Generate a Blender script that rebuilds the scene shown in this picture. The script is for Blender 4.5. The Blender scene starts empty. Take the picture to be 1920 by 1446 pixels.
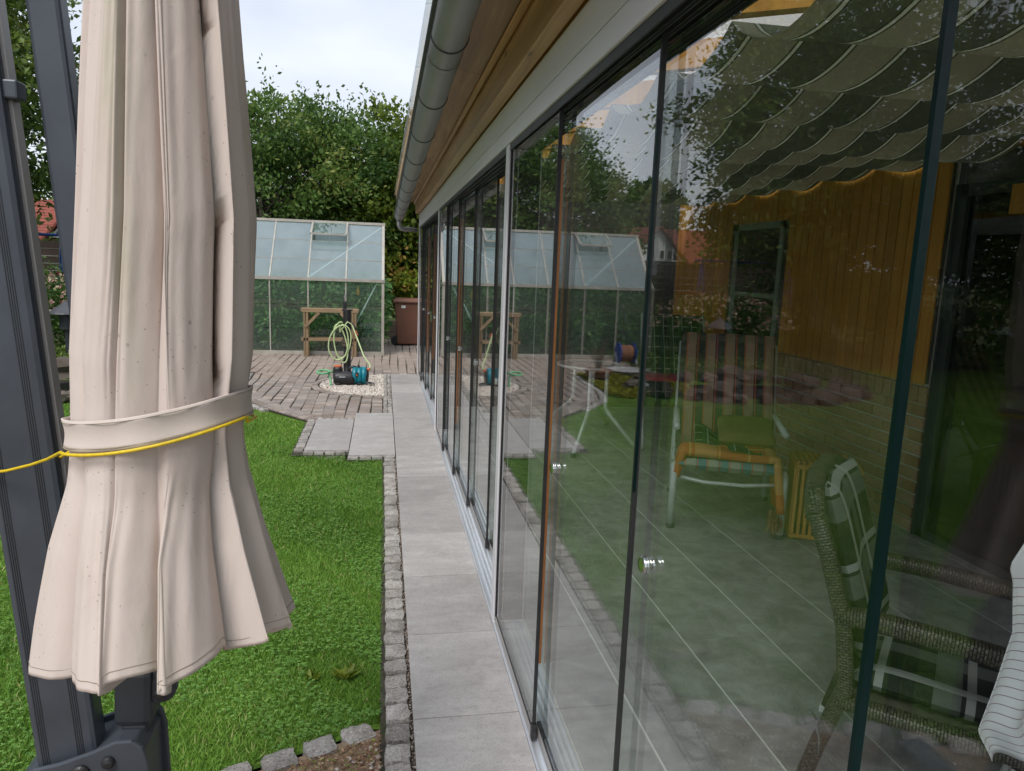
import bpy, bmesh, math, random
import numpy as np
from mathutils import Vector, Matrix
random.seed(7); RNG = np.random.default_rng(11)
S = bpy.context.scene
COL = S.collection
R = math.radians

# ------------------------------------------------------------------ camera
cam_d = bpy.data.cameras.new('camera'); cam = bpy.data.objects.new('camera', cam_d); COL.objects.link(cam)
cam_d.sensor_width = 36; cam_d.lens = 25.335; cam_d.clip_start = 0.02; cam_d.clip_end = 1500
CAMH = 1.63
RX = Vector((0.9842, -0.0066, -0.1771)); RY = Vector((-0.1731, 0.1688, -0.9704)); 
RZ = RX.cross(RY); RY = RZ.cross(RX)
RX.normalize(); RY.normalize(); RZ.normalize()
cam.matrix_world = Matrix(((*RX, 0), (*RY, 0), (*RZ, CAMH), (0, 0, 0, 1)))
S.camera = cam
S.render.resolution_x = 1024; S.render.resolution_y = 771

# ------------------------------------------------------------------ overcast sky + soft sun
SUN_EL, SUN_AZ = R(52), R(215)
w = bpy.data.worlds.new('World'); S.world = w; w.use_nodes = True
nt = w.node_tree; nt.nodes.clear()
o = nt.nodes.new('ShaderNodeOutputWorld'); bg = nt.nodes.new('ShaderNodeBackground')
sky = nt.nodes.new('ShaderNodeTexSky'); sky.sky_type = 'NISHITA'; sky.sun_disc = False
sky.sun_elevation = SUN_EL; sky.sun_rotation = SUN_AZ; sky.air_density = 1.5; sky.dust_density = 3
tc = nt.nodes.new('ShaderNodeTexCoord'); mp = nt.nodes.new('ShaderNodeMapping'); mp.inputs['Scale'].default_value = (1, 1, 2.6)
no = nt.nodes.new('ShaderNodeTexNoise'); no.inputs['Scale'].default_value = 2.6; no.inputs['Detail'].default_value = 5; no.inputs['Roughness'].default_value = .5
ra = nt.nodes.new('ShaderNodeValToRGB')
ra.color_ramp.elements[0].position = .32; ra.color_ramp.elements[0].color = (3.8, 4.12, 4.85, 1)
ra.color_ramp.elements[1].position = .68; ra.color_ramp.elements[1].color = (5.4, 5.72, 6.35, 1)
mx = nt.nodes.new('ShaderNodeMixRGB'); mx.inputs['Fac'].default_value = .9
nt.links.new(tc.outputs['Generated'], mp.inputs['Vector']); nt.links.new(mp.outputs[0], no.inputs['Vector'])
nt.links.new(no.outputs['Fac'], ra.inputs['Fac']); nt.links.new(sky.outputs[0], mx.inputs[1]); nt.links.new(ra.outputs[0], mx.inputs[2])
nt.links.new(mx.outputs[0], bg.inputs['Color']); bg.inputs['Strength'].default_value = 0.1
nt.links.new(bg.outputs[0], o.inputs['Surface'])
sd = bpy.data.lights.new('sun', 'SUN'); sd.energy = 1.5; sd.angle = R(25); sd.color = (1, .97, .92)
sun = bpy.data.objects.new('sun', sd); COL.objects.link(sun)
dv = Vector((math.sin(SUN_AZ) * math.cos(SUN_EL), math.cos(SUN_AZ) * math.cos(SUN_EL), math.sin(SUN_EL)))
sun.rotation_euler = dv.to_track_quat('Z', 'Y').to_euler()
S.view_settings.view_transform = 'Standard'; S.view_settings.look = 'None'; S.view_settings.gamma = 1
S.view_settings.exposure = 0.9
S.render.engine = 'CYCLES'
S.cycles.max_bounces = 10; S.cycles.diffuse_bounces = 4; S.cycles.glossy_bounces = 6; S.cycles.transparent_max_bounces = 40

# ------------------------------------------------------------------ materials
MATS = {}
class NT:
    def __init__(s, name):
        s.m = bpy.data.materials.new(name); s.m.use_nodes = True; s.t = s.m.node_tree; s.t.nodes.clear(); MATS[name] = s.m
        s.out = s.n('ShaderNodeOutputMaterial')
    def n(s, t, **k):
        x = s.t.nodes.new(t)
        for a, b in k.items(): setattr(x, a, b)
        return x
    def l(s, a, b): s.t.links.new(a, b)
    def put(s, sock, v):
        if hasattr(v, 'links'): s.l(v, sock)
        elif v is not None:
            if isinstance(v, (tuple, list)) and len(v) == 3 and sock.type == 'RGBA': v = (*v, 1)
            sock.default_value = v
    def coords(s, scale=(1, 1, 1), rot=(0, 0, 0), rnd=False, kind='Object'):
        c = s.n('ShaderNodeTexCoord').outputs[kind]
        if rnd:
            oi = s.n('ShaderNodeObjectInfo'); ml = s.n('ShaderNodeVectorMath', operation='SCALE'); cb = s.n('ShaderNodeCombineXYZ')
            for k in range(3): s.l(oi.outputs['Random'], cb.inputs[k])
            s.l(cb.outputs[0], ml.inputs[0]); ml.inputs['Scale'].default_value = 37
            ad = s.n('ShaderNodeVectorMath', operation='ADD'); s.l(c, ad.inputs[0]); s.l(ml.outputs[0], ad.inputs[1]); c = ad.outputs[0]
        m = s.n('ShaderNodeMapping'); m.inputs['Scale'].default_value = scale; m.inputs['Rotation'].default_value = rot
        s.l(c, m.inputs['Vector']); return m.outputs[0]
    def noise(s, vec, scale=5, detail=4, rough=.55, dist=0):
        x = s.n('ShaderNodeTexNoise'); s.l(vec, x.inputs['Vector']); x.inputs['Scale'].default_value = scale
        x.inputs['Detail'].default_value = detail; x.inputs['Roughness'].default_value = rough; x.inputs['Distortion'].default_value = dist
        return x.outputs['Fac']
    def voro(s, vec, scale=5, feature='F1', out='Distance'):
        x = s.n('ShaderNodeTexVoronoi', feature=feature); s.l(vec, x.inputs['Vector']); x.inputs['Scale'].default_value = scale
        return x.outputs[out]
    def ramp(s, fac, stops, interp='LINEAR'):
        x = s.n('ShaderNodeValToRGB'); x.color_ramp.interpolation = interp; e = x.color_ramp.elements
        while len(e) < len(stops): e.new(.5)
        for k, (p, c) in enumerate(stops):
            e[k].position = p; e[k].color = (*c, 1) if isinstance(c, (tuple, list)) else (c, c, c, 1)
        s.put(x.inputs['Fac'], fac); return x.outputs['Color']
    def mix(s, fac, a, b, mode='MIX'):
        x = s.n('ShaderNodeMixRGB', blend_type=mode); s.put(x.inputs['Fac'], fac); s.put(x.inputs[1], a); s.put(x.inputs[2], b); return x.outputs[0]
    def math(s, op, a, b=0.):
        x = s.n('ShaderNodeMath', operation=op); s.put(x.inputs[0], a); s.put(x.inputs[1], b); return x.outputs[0]
    def rand(s): return s.n('ShaderNodeObjectInfo').outputs['Random']
    def sep(s, vec):
        x = s.n('ShaderNodeSeparateXYZ'); s.l(vec, x.inputs[0]); return x.outputs
    def bump(s, h, strength=.3, dist=.01):
        x = s.n('ShaderNodeBump'); s.put(x.inputs['Height'], h); x.inputs['Strength'].default_value = strength; x.inputs['Distance'].default_value = dist
        return x.outputs[0]
    def bsdf(s, col, rough=.6, metal=0, nor=None, spec=None, trans=0, final=True):
        p = s.n('ShaderNodeBsdfPrincipled'); s.put(p.inputs['Base Color'], col); s.put(p.inputs['Roughness'], rough); s.put(p.inputs['Metallic'], metal)
        if spec is not None: s.put(p.inputs['Specular IOR Level'], spec)
        if nor is not None: s.l(nor, p.inputs['Normal'])
        sh = p.outputs[0]
        if trans:
            tr = s.n('ShaderNodeBsdfTranslucent'); s.put(tr.inputs['Color'], col); mm = s.n('ShaderNodeMixShader'); mm.inputs[0].default_value = trans
            s.l(sh, mm.inputs[1]); s.l(tr.outputs[0], mm.inputs[2]); sh = mm.outputs[0]
        if final: s.l(sh, s.out.inputs['Surface'])
        return sh

def simple(name, a, b=None, scale=8, rough=.6, metal=0, bump=.15, bscale=None, stretch=(1, 1, 1), rnd=True, spec=None, vary=.15, detail=5, dist=.004, trans=0):
    t = NT(name); v = t.coords(stretch, rnd=rnd)
    b = b or tuple(x * .75 for x in a)
    f = t.noise(v, scale, detail)
    c = t.mix(t.ramp(f, [(.3, 0.), (.7, 1.)]), b, a)
    if vary:
        k = t.math('ADD', t.math('MULTIPLY', t.rand(), vary), 1 - vary / 2)
        g = t.n('ShaderNodeCombineXYZ')
        for q in range(3): t.l(k, g.inputs[q])
        c = t.mix(1., c, g.outputs[0], 'MULTIPLY')
    nb = t.bump(t.noise(v, bscale or scale * 6, 4), bump, dist) if bump else None
    rr = t.math('ADD', t.math('MULTIPLY', f, .2), rough - .1)
    t.bsdf(c, rr, metal, nb, spec, trans); return t.m

simple('alu_frame', (.76, .735, .765), (.69, .67, .70), 3, .42, .1, .03, vary=0)
simple('alu_track', (.80, .82, .85), (.66, .69, .73), 4, .32, .6, .03, stretch=(8, .3, 8), vary=0)
simple('alu_rail', (.42, .40, .38), (.36, .34, .33), 4, .45, .1, .03, vary=0)
simple('rubber', (.012, .012, .013), (.02, .02, .02), 20, .5, 0, .05, vary=0)
simple('track_dark', (.05, .055, .058), (.035, .038, .04), 6, .45, .3, .03, vary=0)
simple('chrome', (.8, .8, .8), (.7, .7, .7), 5, .16, 1, 0, vary=0)
simple('glass_edge', (.001, .016, .016), (.0, .006, .006), 3, .3, 0, 0, vary=0, spec=.25, stretch=(1, 1, .6))
simple('wood_reflection', (.30, .12, .03), (.2, .07, .02), 6, .35, 0, .02, vary=.2, stretch=(1, 1, .3))  # wood reflection painted as a solid amber colour
simple('anthracite', (.07, .082, .1), (.052, .06, .074), 7, .4, .15, .06, 60, vary=0)
simple('anthracite_dark', (.03, .035, .042), (.022, .026, .031), 7, .5, .0, .1, 80, vary=0)
simple('concrete', (.38, .37, .36), (.28, .27, .26), 4, .85, 0, .3, 40)
simple('mortar', (.5, .49, .45), (.42, .41, .38), 10, .9, 0, .2)
simple('white_tube', (.55, .57, .57), (.48, .5, .5), 5, .3, .1, .03, vary=0)
simple('bin_brown', (.21, .092, .058), (.17, .075, .048), 5, .5, 0, .05, 60, vary=0)
simple('black_plastic', (.014, .014, .016), (.02, .02, .022), 10, .45, 0, .05, vary=0)
simple('teal_plastic', (.0, .19, .25), (.0, .15, .2), 6, .38, 0, .03, vary=0)
simple('orange_plastic', (.6, .16, .06), (.5, .12, .04), 6, .45, 0, 0, vary=0)
simple('hose_green', (.5, .6, .32), (.42, .52, .25), 6, .45, 0, 0, vary=.1)
simple('hose_mint', (.16, .46, .22), (.12, .38, .17), 6, .45, 0, 0, vary=.1)
simple('yellow_cord', (.75, .55, .02), (.62, .43, .01), 90, .5, 0, .2, 200, vary=0)
simple('greenhouse_alu', (.5, .47, .42), (.36, .33, .28), 5, .5, .35, .1, 50, vary=.1)
simple('terracotta', (.26, .11, .06), (.17, .07, .04), 8, .8, 0, .2)
simple('blue_paint', (.02, .08, .36), (.015, .06, .28), 6, .4, 0, .02)
simple('red_paint', (.42, .03, .05), (.33, .02, .03), 6, .45, 0, .02)
simple('white_paint', (.62, .62, .61), (.52, .52, .5), 3, .6, 0, .05)
simple('white_label', (.75, .75, .72), (.7, .7, .68), 3, .6, 0, 0, vary=0)
simple('slate', (.07, .075, .085), (.05, .05, .06), 10, .5, 0, .1)
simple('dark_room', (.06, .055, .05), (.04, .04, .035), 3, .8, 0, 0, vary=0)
simple('bark', (.09, .07, .05), (.04, .032, .025), 14, .9, 0, .7, 30, stretch=(1, 1, .25), dist=.02)
simple('rattan_dark', (.1, .09, .07), (.07, .06, .05), 30, .5, 0, .2)
simple('olive_fabric', (.19, .16, .05), (.15, .12, .035), 9, .85, 0, .2, 120, vary=0)
simple('white_cap', (.6, .6, .58), None, 5, .5, 0, 0)
simple('dry_twig', (.2, .15, .1), (.12, .09, .06), 20, .9, 0, .2)
simple('hanging_fruit', (.55, .3, .01), (.4, .2, .01), 9, .6, 0, .1)
simple('tomato_green', (.2, .32, .06), (.15, .25, .04), 9, .4, 0, 0)
simple('water', (.012, .014, .012), (.008, .01, .01), 3, .06, 0, .06, 6, vary=0, spec=.6)
simple('zinc', (.37, .36, .38), (.28, .272, .288), 5, .45, .45, .06, 30, vary=.1, stretch=(1, .5, 1))

def wood(name, a, b, grain=(30, 1.2, 30), rough=.5, knots=True, vary=.25, coat=.5):
    t = NT(name); v = t.coords(grain, rnd=True); v2 = t.coords((3, .8, 3) if grain[1] < grain[0] else (3, 3, .8), rnd=True)
    f = t.noise(v, 1., 5, .6, .6); f2 = t.noise(v2, 1.2, 3)
    c = t.mix(t.ramp(f, [(.35, 0.), (.65, 1.)]), b, a)
    c = t.mix(t.math('MULTIPLY', t.ramp(f2, [(.45, 0.), (.75, 1.)]), .35), c, tuple(x * .55 for x in b))
    if knots:
        kd = t.voro(t.coords((5, 1.4, 5) if grain[1] < grain[0] else (5, 5, 1.4), rnd=True), 1.3)
        c = t.mix(t.ramp(kd, [(.03, 1.), (.085, 0.)]), c, tuple(x * .25 for x in b))
    k = t.math('ADD', t.math('MULTIPLY', t.rand(), vary), 1 - vary / 2); g = t.n('ShaderNodeCombineXYZ')
    for q in range(3): t.l(k, g.inputs[q])
    c = t.mix(1., c, g.outputs[0], 'MULTIPLY')
    t.bsdf(c, rough, 0, t.bump(f, .12, .003), coat); return t.m
wood('beam_wood', (.62, .37, .17), (.42, .22, .085), (26, 1.1, 26), .42)
wood('soffit_wood', (.46, .27, .115), (.27, .145, .055), (22, .9, 22), .5)
wood('plank_wood', (.55, .265, .042), (.44, .19, .025), (22, 22, 1.1), .38, vary=.2)
wood('trestle_wood', (.34, .235, .13), (.21, .145, .085), (20, 20, 1.2), .75, vary=.3)
wood('trestle_wood_h', (.34, .235, .13), (.21, .145, .085), (1.2, 20, 20), .75, vary=.3)
wood('basket_wood', (.5, .27, .07), (.38, .18, .04), (20, 20, 1.6), .5, vary=.3)
wood('fence_wood', (.07, .048, .036), (.04, .028, .022), (1.2, 18, 18), .85, vary=.4)

# thin architectural glass: Fresnel mirror + tinted pass-through on both faces
def glass(name, tint=(.93, .97, .94), ior=1.52, dirt=0.0, dirtcol=(.5, .55, .5), rough=0.0, trans=.0, dscale=2.0):
    t = NT(name)
    geo = t.n('ShaderNodeNewGeometry')
    i = t.math('ADD', t.math('MULTIPLY', geo.outputs['Backfacing'], 1 / ior - ior), ior)
    fr = t.n('ShaderNodeFresnel'); t.l(i, fr.inputs['IOR'])
    tr = t.n('ShaderNodeBsdfTransparent'); tr.inputs[0].default_value = (*tint, 1)
    gl = t.n('ShaderNodeBsdfGlossy'); gl.inputs['Roughness'].default_value = rough; gl.inputs['Color'].default_value = (1, 1, 1, 1)
    m = t.n('ShaderNodeMixShader'); t.l(fr.outputs[0], m.inputs[0]); 
    base = tr.outputs[0]
    if dirt:
        df = t.n('ShaderNodeBsdfDiffuse'); df.inputs[0].default_value = (*dirtcol, 1)
        if trans:
            tl = t.n('ShaderNodeBsdfTranslucent'); tl.inputs[0].default_value = (*dirtcol, 1)
            m3 = t.n('ShaderNodeMixShader'); m3.inputs[0].default_value = trans; t.l(df.outputs[0], m3.inputs[1]); t.l(tl.outputs[0], m3.inputs[2]); d = m3.outputs[0]
        else: d = df.outputs[0]
        f = t.noise(t.coords((1, 1, .35), rnd=True), dscale, 5)
        m2 = t.n('ShaderNodeMixShader'); t.l(t.ramp(f, [(.25, dirt * .75), (.8, dirt * 1.25)]), m2.inputs[0])
        t.l(base, m2.inputs[1]); t.l(d, m2.inputs[2]); base = m2.outputs[0]
    t.l(base, m.inputs[1]); t.l(gl.outputs[0], m.inputs[2]); t.l(m.outputs[0], t.out.inputs['Surface'])
    return t.m
glass('pane_glass', (.96, .985, .975), 1.56)
glass('roof_sheet', (.93, .95, .94), 1.45, .06, (.6, .62, .6), .05, .7)
glass('green_glass', (.9, .96, .93), 1.5, .09, (.5, .62, .55), .02, .5)
glass('roof_glass', (.85, .93, .94), 1.7, .42, (.74, .82, .85), .03, .7)
glass('clear_glass', (.95, .97, .96), 1.5)
glass('house_glass', (.3, .33, .33), 1.5)

def tilemat():
    t = NT('slab_stone'); v = t.coords((1, 1, 1)); vs = t.coords((2.2, 6.5, 1), rnd=True)
    f = t.noise(vs, 1.5, 9, .72, .35); f2 = t.noise(v, 160, 3); f3 = t.noise(v, 2.2, 4)
    c = t.ramp(f, [(.22, (.235, .22, .21)), (.42, (.34, .322, .31)), (.6, (.40, .38, .367)), (.8, (.47, .45, .436))])
    c = t.mix(t.math('MULTIPLY', t.ramp(f3, [(.4, 0.), (.7, 1.)]), .35), c, (.44, .405, .385))
    c = t.mix(t.ramp(f2, [(.34, .5), (.46, 0.)]), c, (.195, .18, .18)); f4 = t.noise(v, 30, 5, .7); c = t.mix(t.ramp(f4, [(.3, .35), (.5, 0.)]), c, (.24, .23, .225)); f5 = t.noise(v, 5.5, 5, .65); c = t.mix(t.ramp(f5, [(.54, 0.), (.7, .55)]), c, (.5, .475, .455)); f6 = t.noise(t.coords((1, 1, 1)), 1.6, 6, .7); c = t.mix(t.ramp(f6, [(.5, 0.), (.68, .45)]), c, (.25, .24, .225))
    k = t.math('ADD', t.math('MULTIPLY', t.rand(), .24), .87); g = t.n('ShaderNodeCombineXYZ')
    for q in range(3): t.l(k, g.inputs[q])
    c = t.mix(1., c, g.outputs[0], 'MULTIPLY')
    t.bsdf(c, .62, 0, t.bump(f, .08, .004), .35)
tilemat()
def floormat():
    t = NT('floor_tile'); vs = t.coords((3, 3, 1), rnd=True)
    f = t.noise(vs, 2.3, 8, .68, .6)
    c = t.ramp(f, [(.25, (.15, .147, .138)), (.48, (.265, .26, .247)), (.75, (.40, .395, .375))])
    t.bsdf(c, .45, 0, t.bump(f, .06, .003), .4)
floormat()
def granite():
    t = NT('granite'); v = t.coords(rnd=True)
    f = t.noise(v, 9, 4); s1 = t.voro(v, 170, out='Color'); s2 = t.noise(v, 120, 3, .7)
    c = t.ramp(f, [(.3, (.25, .225, .2)), (.7, (.41, .385, .36))])
    c = t.mix(t.ramp(s2, [(.36, .8), (.46, 0.)]), c, (.10, .095, .09)); c = t.mix(t.ramp(s2, [(.58, 0.), (.66, .7)]), c, (.56, .53, .49))
    k = t.math('ADD', t.math('MULTIPLY', t.rand(), .35), .8); g = t.n('ShaderNodeCombineXYZ')
    for q in range(3): t.l(k, g.inputs[q])
    c = t.mix(1., c, g.outputs[0], 'MULTIPLY')
    t.bsdf(c, .85, 0, t.bump(s2, .5, .004), .2)
granite()
def paver():
    t = NT('paver'); v = t.coords(rnd=True); s2 = t.noise(v, 90, 4, .7); f = t.noise(v, 10, 3)
    c = t.ramp(t.rand(), [(0, (.19, .155, .13)), (.3, (.32, .265, .23)), (.65, (.25, .225, .21)), (1, (.42, .355, .31))])
    c = t.mix(t.math('MULTIPLY', t.ramp(f, [(.4, 0.), (.7, 1.)]), .4), c, (.2, .17, .15))
    c = t.mix(t.ramp(s2, [(.35, .7), (.45, 0.)]), c, (.12, .1, .09)); c = t.mix(t.ramp(s2, [(.58, 0.), (.68, .6)]), c, (.5, .43, .38))
    t.bsdf(c, .9, 0, t.bump(s2, .4, .004), .2)
    t = NT('paver_mass'); v = t.coords(); s2 = t.noise(v, 90, 4, .7); f = t.noise(v, 5, 5)
    c = t.ramp(f, [(.3, (.24, .185, .15)), (.5, (.3, .25, .21)), (.7, (.36, .3, .255))])
    c = t.mix(t.ramp(s2, [(.35, .7), (.45, 0.)]), c, (.12, .1, .09)); t.bsdf(c, .9, 0, t.bump(s2, .4, .004), .2)
paver()
def wallbrick():
    t = NT('wall_brick'); v = t.coords(rnd=True); s2 = t.noise(v, 60, 5, .7)
    c = t.ramp(t.rand(), [(0, (.28, .155, .11)), (.4, (.37, .21, .15)), (.75, (.32, .195, .145)), (1, (.42, .25, .18))])
    c = t.mix(t.ramp(s2, [(.35, .6), (.5, 0.)]), c, (.13, .07, .05)); t.bsdf(c, .85, 0, t.bump(s2, .4, .004), .2)
    t = NT('wall_brick_mass'); v = t.coords(); s2 = t.noise(v, 60, 5, .7); f = t.noise(v, 6, 3)
    c = t.ramp(f, [(.3, (.2, .1, .065)), (.7, (.3, .155, .1))]); t.bsdf(c, .85, 0, t.bump(s2, .4, .004), .2)
wallbrick()
def groundmats():
    t = NT('lawn_soil'); v = t.coords(); f = t.noise(v, 3, 6); f2 = t.noise(v, 60, 4)
    c = t.ramp(f, [(.3, (.075, .13, .02)), (.6, (.125, .23, .03)), (.8, (.17, .25, .05))]); c = t.mix(t.ramp(f2, [(.4, .6), (.6, 0.)]), c, (.02, .05, .01))
    t.bsdf(c, .95, 0, t.bump(f2, .6, .02), .1)
    t = NT('earth'); v = t.coords(); f = t.noise(v, 1.2, 6); f2 = t.noise(v, 40, 5)
    c = t.ramp(f, [(.3, (.06, .075, .03)), (.5, (.07, .1, .03)), (.7, (.1, .085, .05))]); c = t.mix(t.ramp(f2, [(.4, .5), (.6, 0.)]), c, (.04, .035, .02))
    t.bsdf(c, .95, 0, t.bump(f2, .6, .03), .1)
    t = NT('joint_bed'); v = t.coords(); f = t.noise(v, 40, 6); f2 = t.noise(v, 4, 4)
    c = t.ramp(f, [(.3, (.03, .028, .022)), (.7, (.09, .08, .065))]); c = t.mix(t.ramp(f2, [(.55, 0.), (.7, .6)]), c, (.05, .07, .02))
    t.bsdf(c, .95, 0, t.bump(f, .7, .01), .1)
    t = NT('gravel_bed'); v = t.coords(); d = t.voro(v, 55); cc = t.voro(v, 55, out='Color'); f = t.noise(v, 6, 5)
    c = t.mix(.5, t.ramp(t.noise(v, 35, 3), [(.3, (.2, .13, .095)), (.7, (.42, .31, .24))]), t.ramp(f, [(.4, (.27, .18, .125)), (.65, (.2, .17, .08))]))
    t.bsdf(c, .95, 0, t.bump(d, .8, .01), .1)
    t = NT('pale_gravel'); v = t.coords(); d = t.voro(v, 70)
    c = t.ramp(t.noise(v, 60, 3), [(.3, (.3, .25, .2)), (.7, (.6, .55, .49))]); t.bsdf(c, .9, 0, t.bump(d, .8, .01), .1)
groundmats()
def attr_mat(name, stops, rough=.55, trans=.25, spec=.3, attr='rnd'):
    t = NT(name); a = t.n('ShaderNodeAttribute', attribute_name=attr)
    t.bsdf(t.ramp(a.outputs['Fac'], stops), rough, 0, None, spec, trans)
attr_mat('grass_mat', [(0, (.09, .19, .026)), (.45, (.17, .34, .046)), (.85, (.265, .45, .08)), (1, (.5, .46, .2))], .55, .3)
attr_mat('clover_mat', [(0, (.09, .21, .04)), (.6, (.165, .34, .065)), (1, (.26, .46, .105))], .5, .25)
attr_mat('leaf_dark', [(0, (.035, .085, .02)), (.5, (.10, .185, .04)), (.9, (.2, .29, .065)), (1, (.32, .33, .09))], .45, .4)
attr_mat('leaf_mid', [(0, (.05, .095, .02)), (.5, (.11, .175, .035)), (.9, (.19, .255, .05)), (1, (.3, .29, .08))], .45, .4)
attr_mat('leaf_yellow', [(0, (.05, .09, .012)), (.5, (.125, .185, .02)), (.92, (.26, .31, .04)), (1, (.42, .26, .07))], .45, .42)
attr_mat('leaf_tomato', [(0, (.05, .14, .045)), (.5, (.17, .36, .1)), (1, (.55, .68, .34))], .5, .4)
attr_mat('leaf_sedum', [(0, (.1, .12, .01)), (.5, (.22, .22, .012)), (1, (.36, .34, .03))], .6, .2)
attr_mat('petal', [(0, (.38, .16, .15)), (.5, (.42, .3, .22)), (1, (.5, .45, .32))], .6, .2)
attr_mat('pebble_mat', [(0, (.2, .13, .09)), (.4, (.42, .34, .28)), (.75, (.6, .54, .48)), (1, (.8, .77, .72))], .8, 0)
attr_mat('litter_mat', [(0, (.16, .085, .055)), (.5, (.38, .22, .13)), (.8, (.5, .35, .22)), (1, (.24, .3, .06))], .9, .1)
attr_mat('rock_mat', [(0, (.04, .033, .026)), (.5, (.085, .07, .055)), (1, (.17, .145, .12))], .9, 0)

def canopy():
    t = NT('canopy_fabric'); v = t.coords(); z = t.sep(t.n('ShaderNodeTexCoord').outputs['Object'])
    wv = t.noise(t.coords((520, 520, 520)), 1, 2); big = t.noise(t.coords((4, 4, 1.6)), 1.6, 5)
    c = t.mix(t.ramp(big, [(.35, 0.), (.65, 1.)]), (.64, .545, .49), (.715, .62, .568))
    al = t.noise(t.coords((7, 7, .9)), 1.3, 5); up = t.ramp(z[2], [(.0, 0.), (1.0, 1.)])
    am = t.math('MULTIPLY', t.ramp(al, [(.54, 0.), (.7, 1.)]), .38)
    c = t.mix(am, c, (.42, .42, .26))
    sp = t.voro(t.coords((1, 1, .8)), 26); sm = t.noise(v, 9, 2)
    sf = t.math('MULTIPLY', t.ramp(sp, [(.05, .45), (.10, 0.)]), t.ramp(sm, [(.45, 0.), (.6, 1.)]))
    c = t.mix(sf, c, (.16, .155, .11)); sp2 = t.voro(v, 70); sf2 = t.math('MULTIPLY', t.ramp(sp2, [(.06, .6), (.13, 0.)]), t.ramp(t.noise(v, 6, 2), [(.48, 0.), (.6, 1.)]))
    c = t.mix(sf2, c, (.12, .12, .09))
    crease = t.math('ADD', t.noise(t.coords((9, 9, 3.5)), 1.4, 3, .5, .6), t.math('MULTIPLY', t.noise(t.coords((40, 40, 14)), 1.2, 4, .6, .2), .18))
    h = t.math('ADD', t.math('MULTIPLY', wv, .05), crease)
    t.bsdf(c, .88, 0, t.bump(h, .35, .012), .15, .12)
canopy()
simple('strap_fabric', (.64, .56, .51), (.58, .5, .45), 6, .9, 0, .2, 500, vary=0, dist=.002)
simple('stitch', (.22, .19, .14), (.28, .24, .18), 60, .9, 0, 0, vary=0)

def plaid(name, base, cols, su=1, axes=(0, 1), kind='Object', fine=True):
    """woven checks: bands along two axes, 'cols' = [(period, width, phase, colour, strength, axis)]"""
    t = NT(name); sp = t.sep(t.n('ShaderNodeTexCoord').outputs[kind]); c = base
    c = t.mix(0., base, base)
    for per, wd, ph, col, st, ax in cols:
        x = t.math('FRACT', t.math('ADD', t.math('DIVIDE', sp[axes[ax]], per), ph + 50.))
        m = t.math('MULTIPLY', t.math('LESS_THAN', x, wd), st); c = t.mix(m, c, col)
    f = t.noise(t.coords(), 300, 2); t.bsdf(c, .9, 0, t.bump(f, .3, .002), .1)
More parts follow.
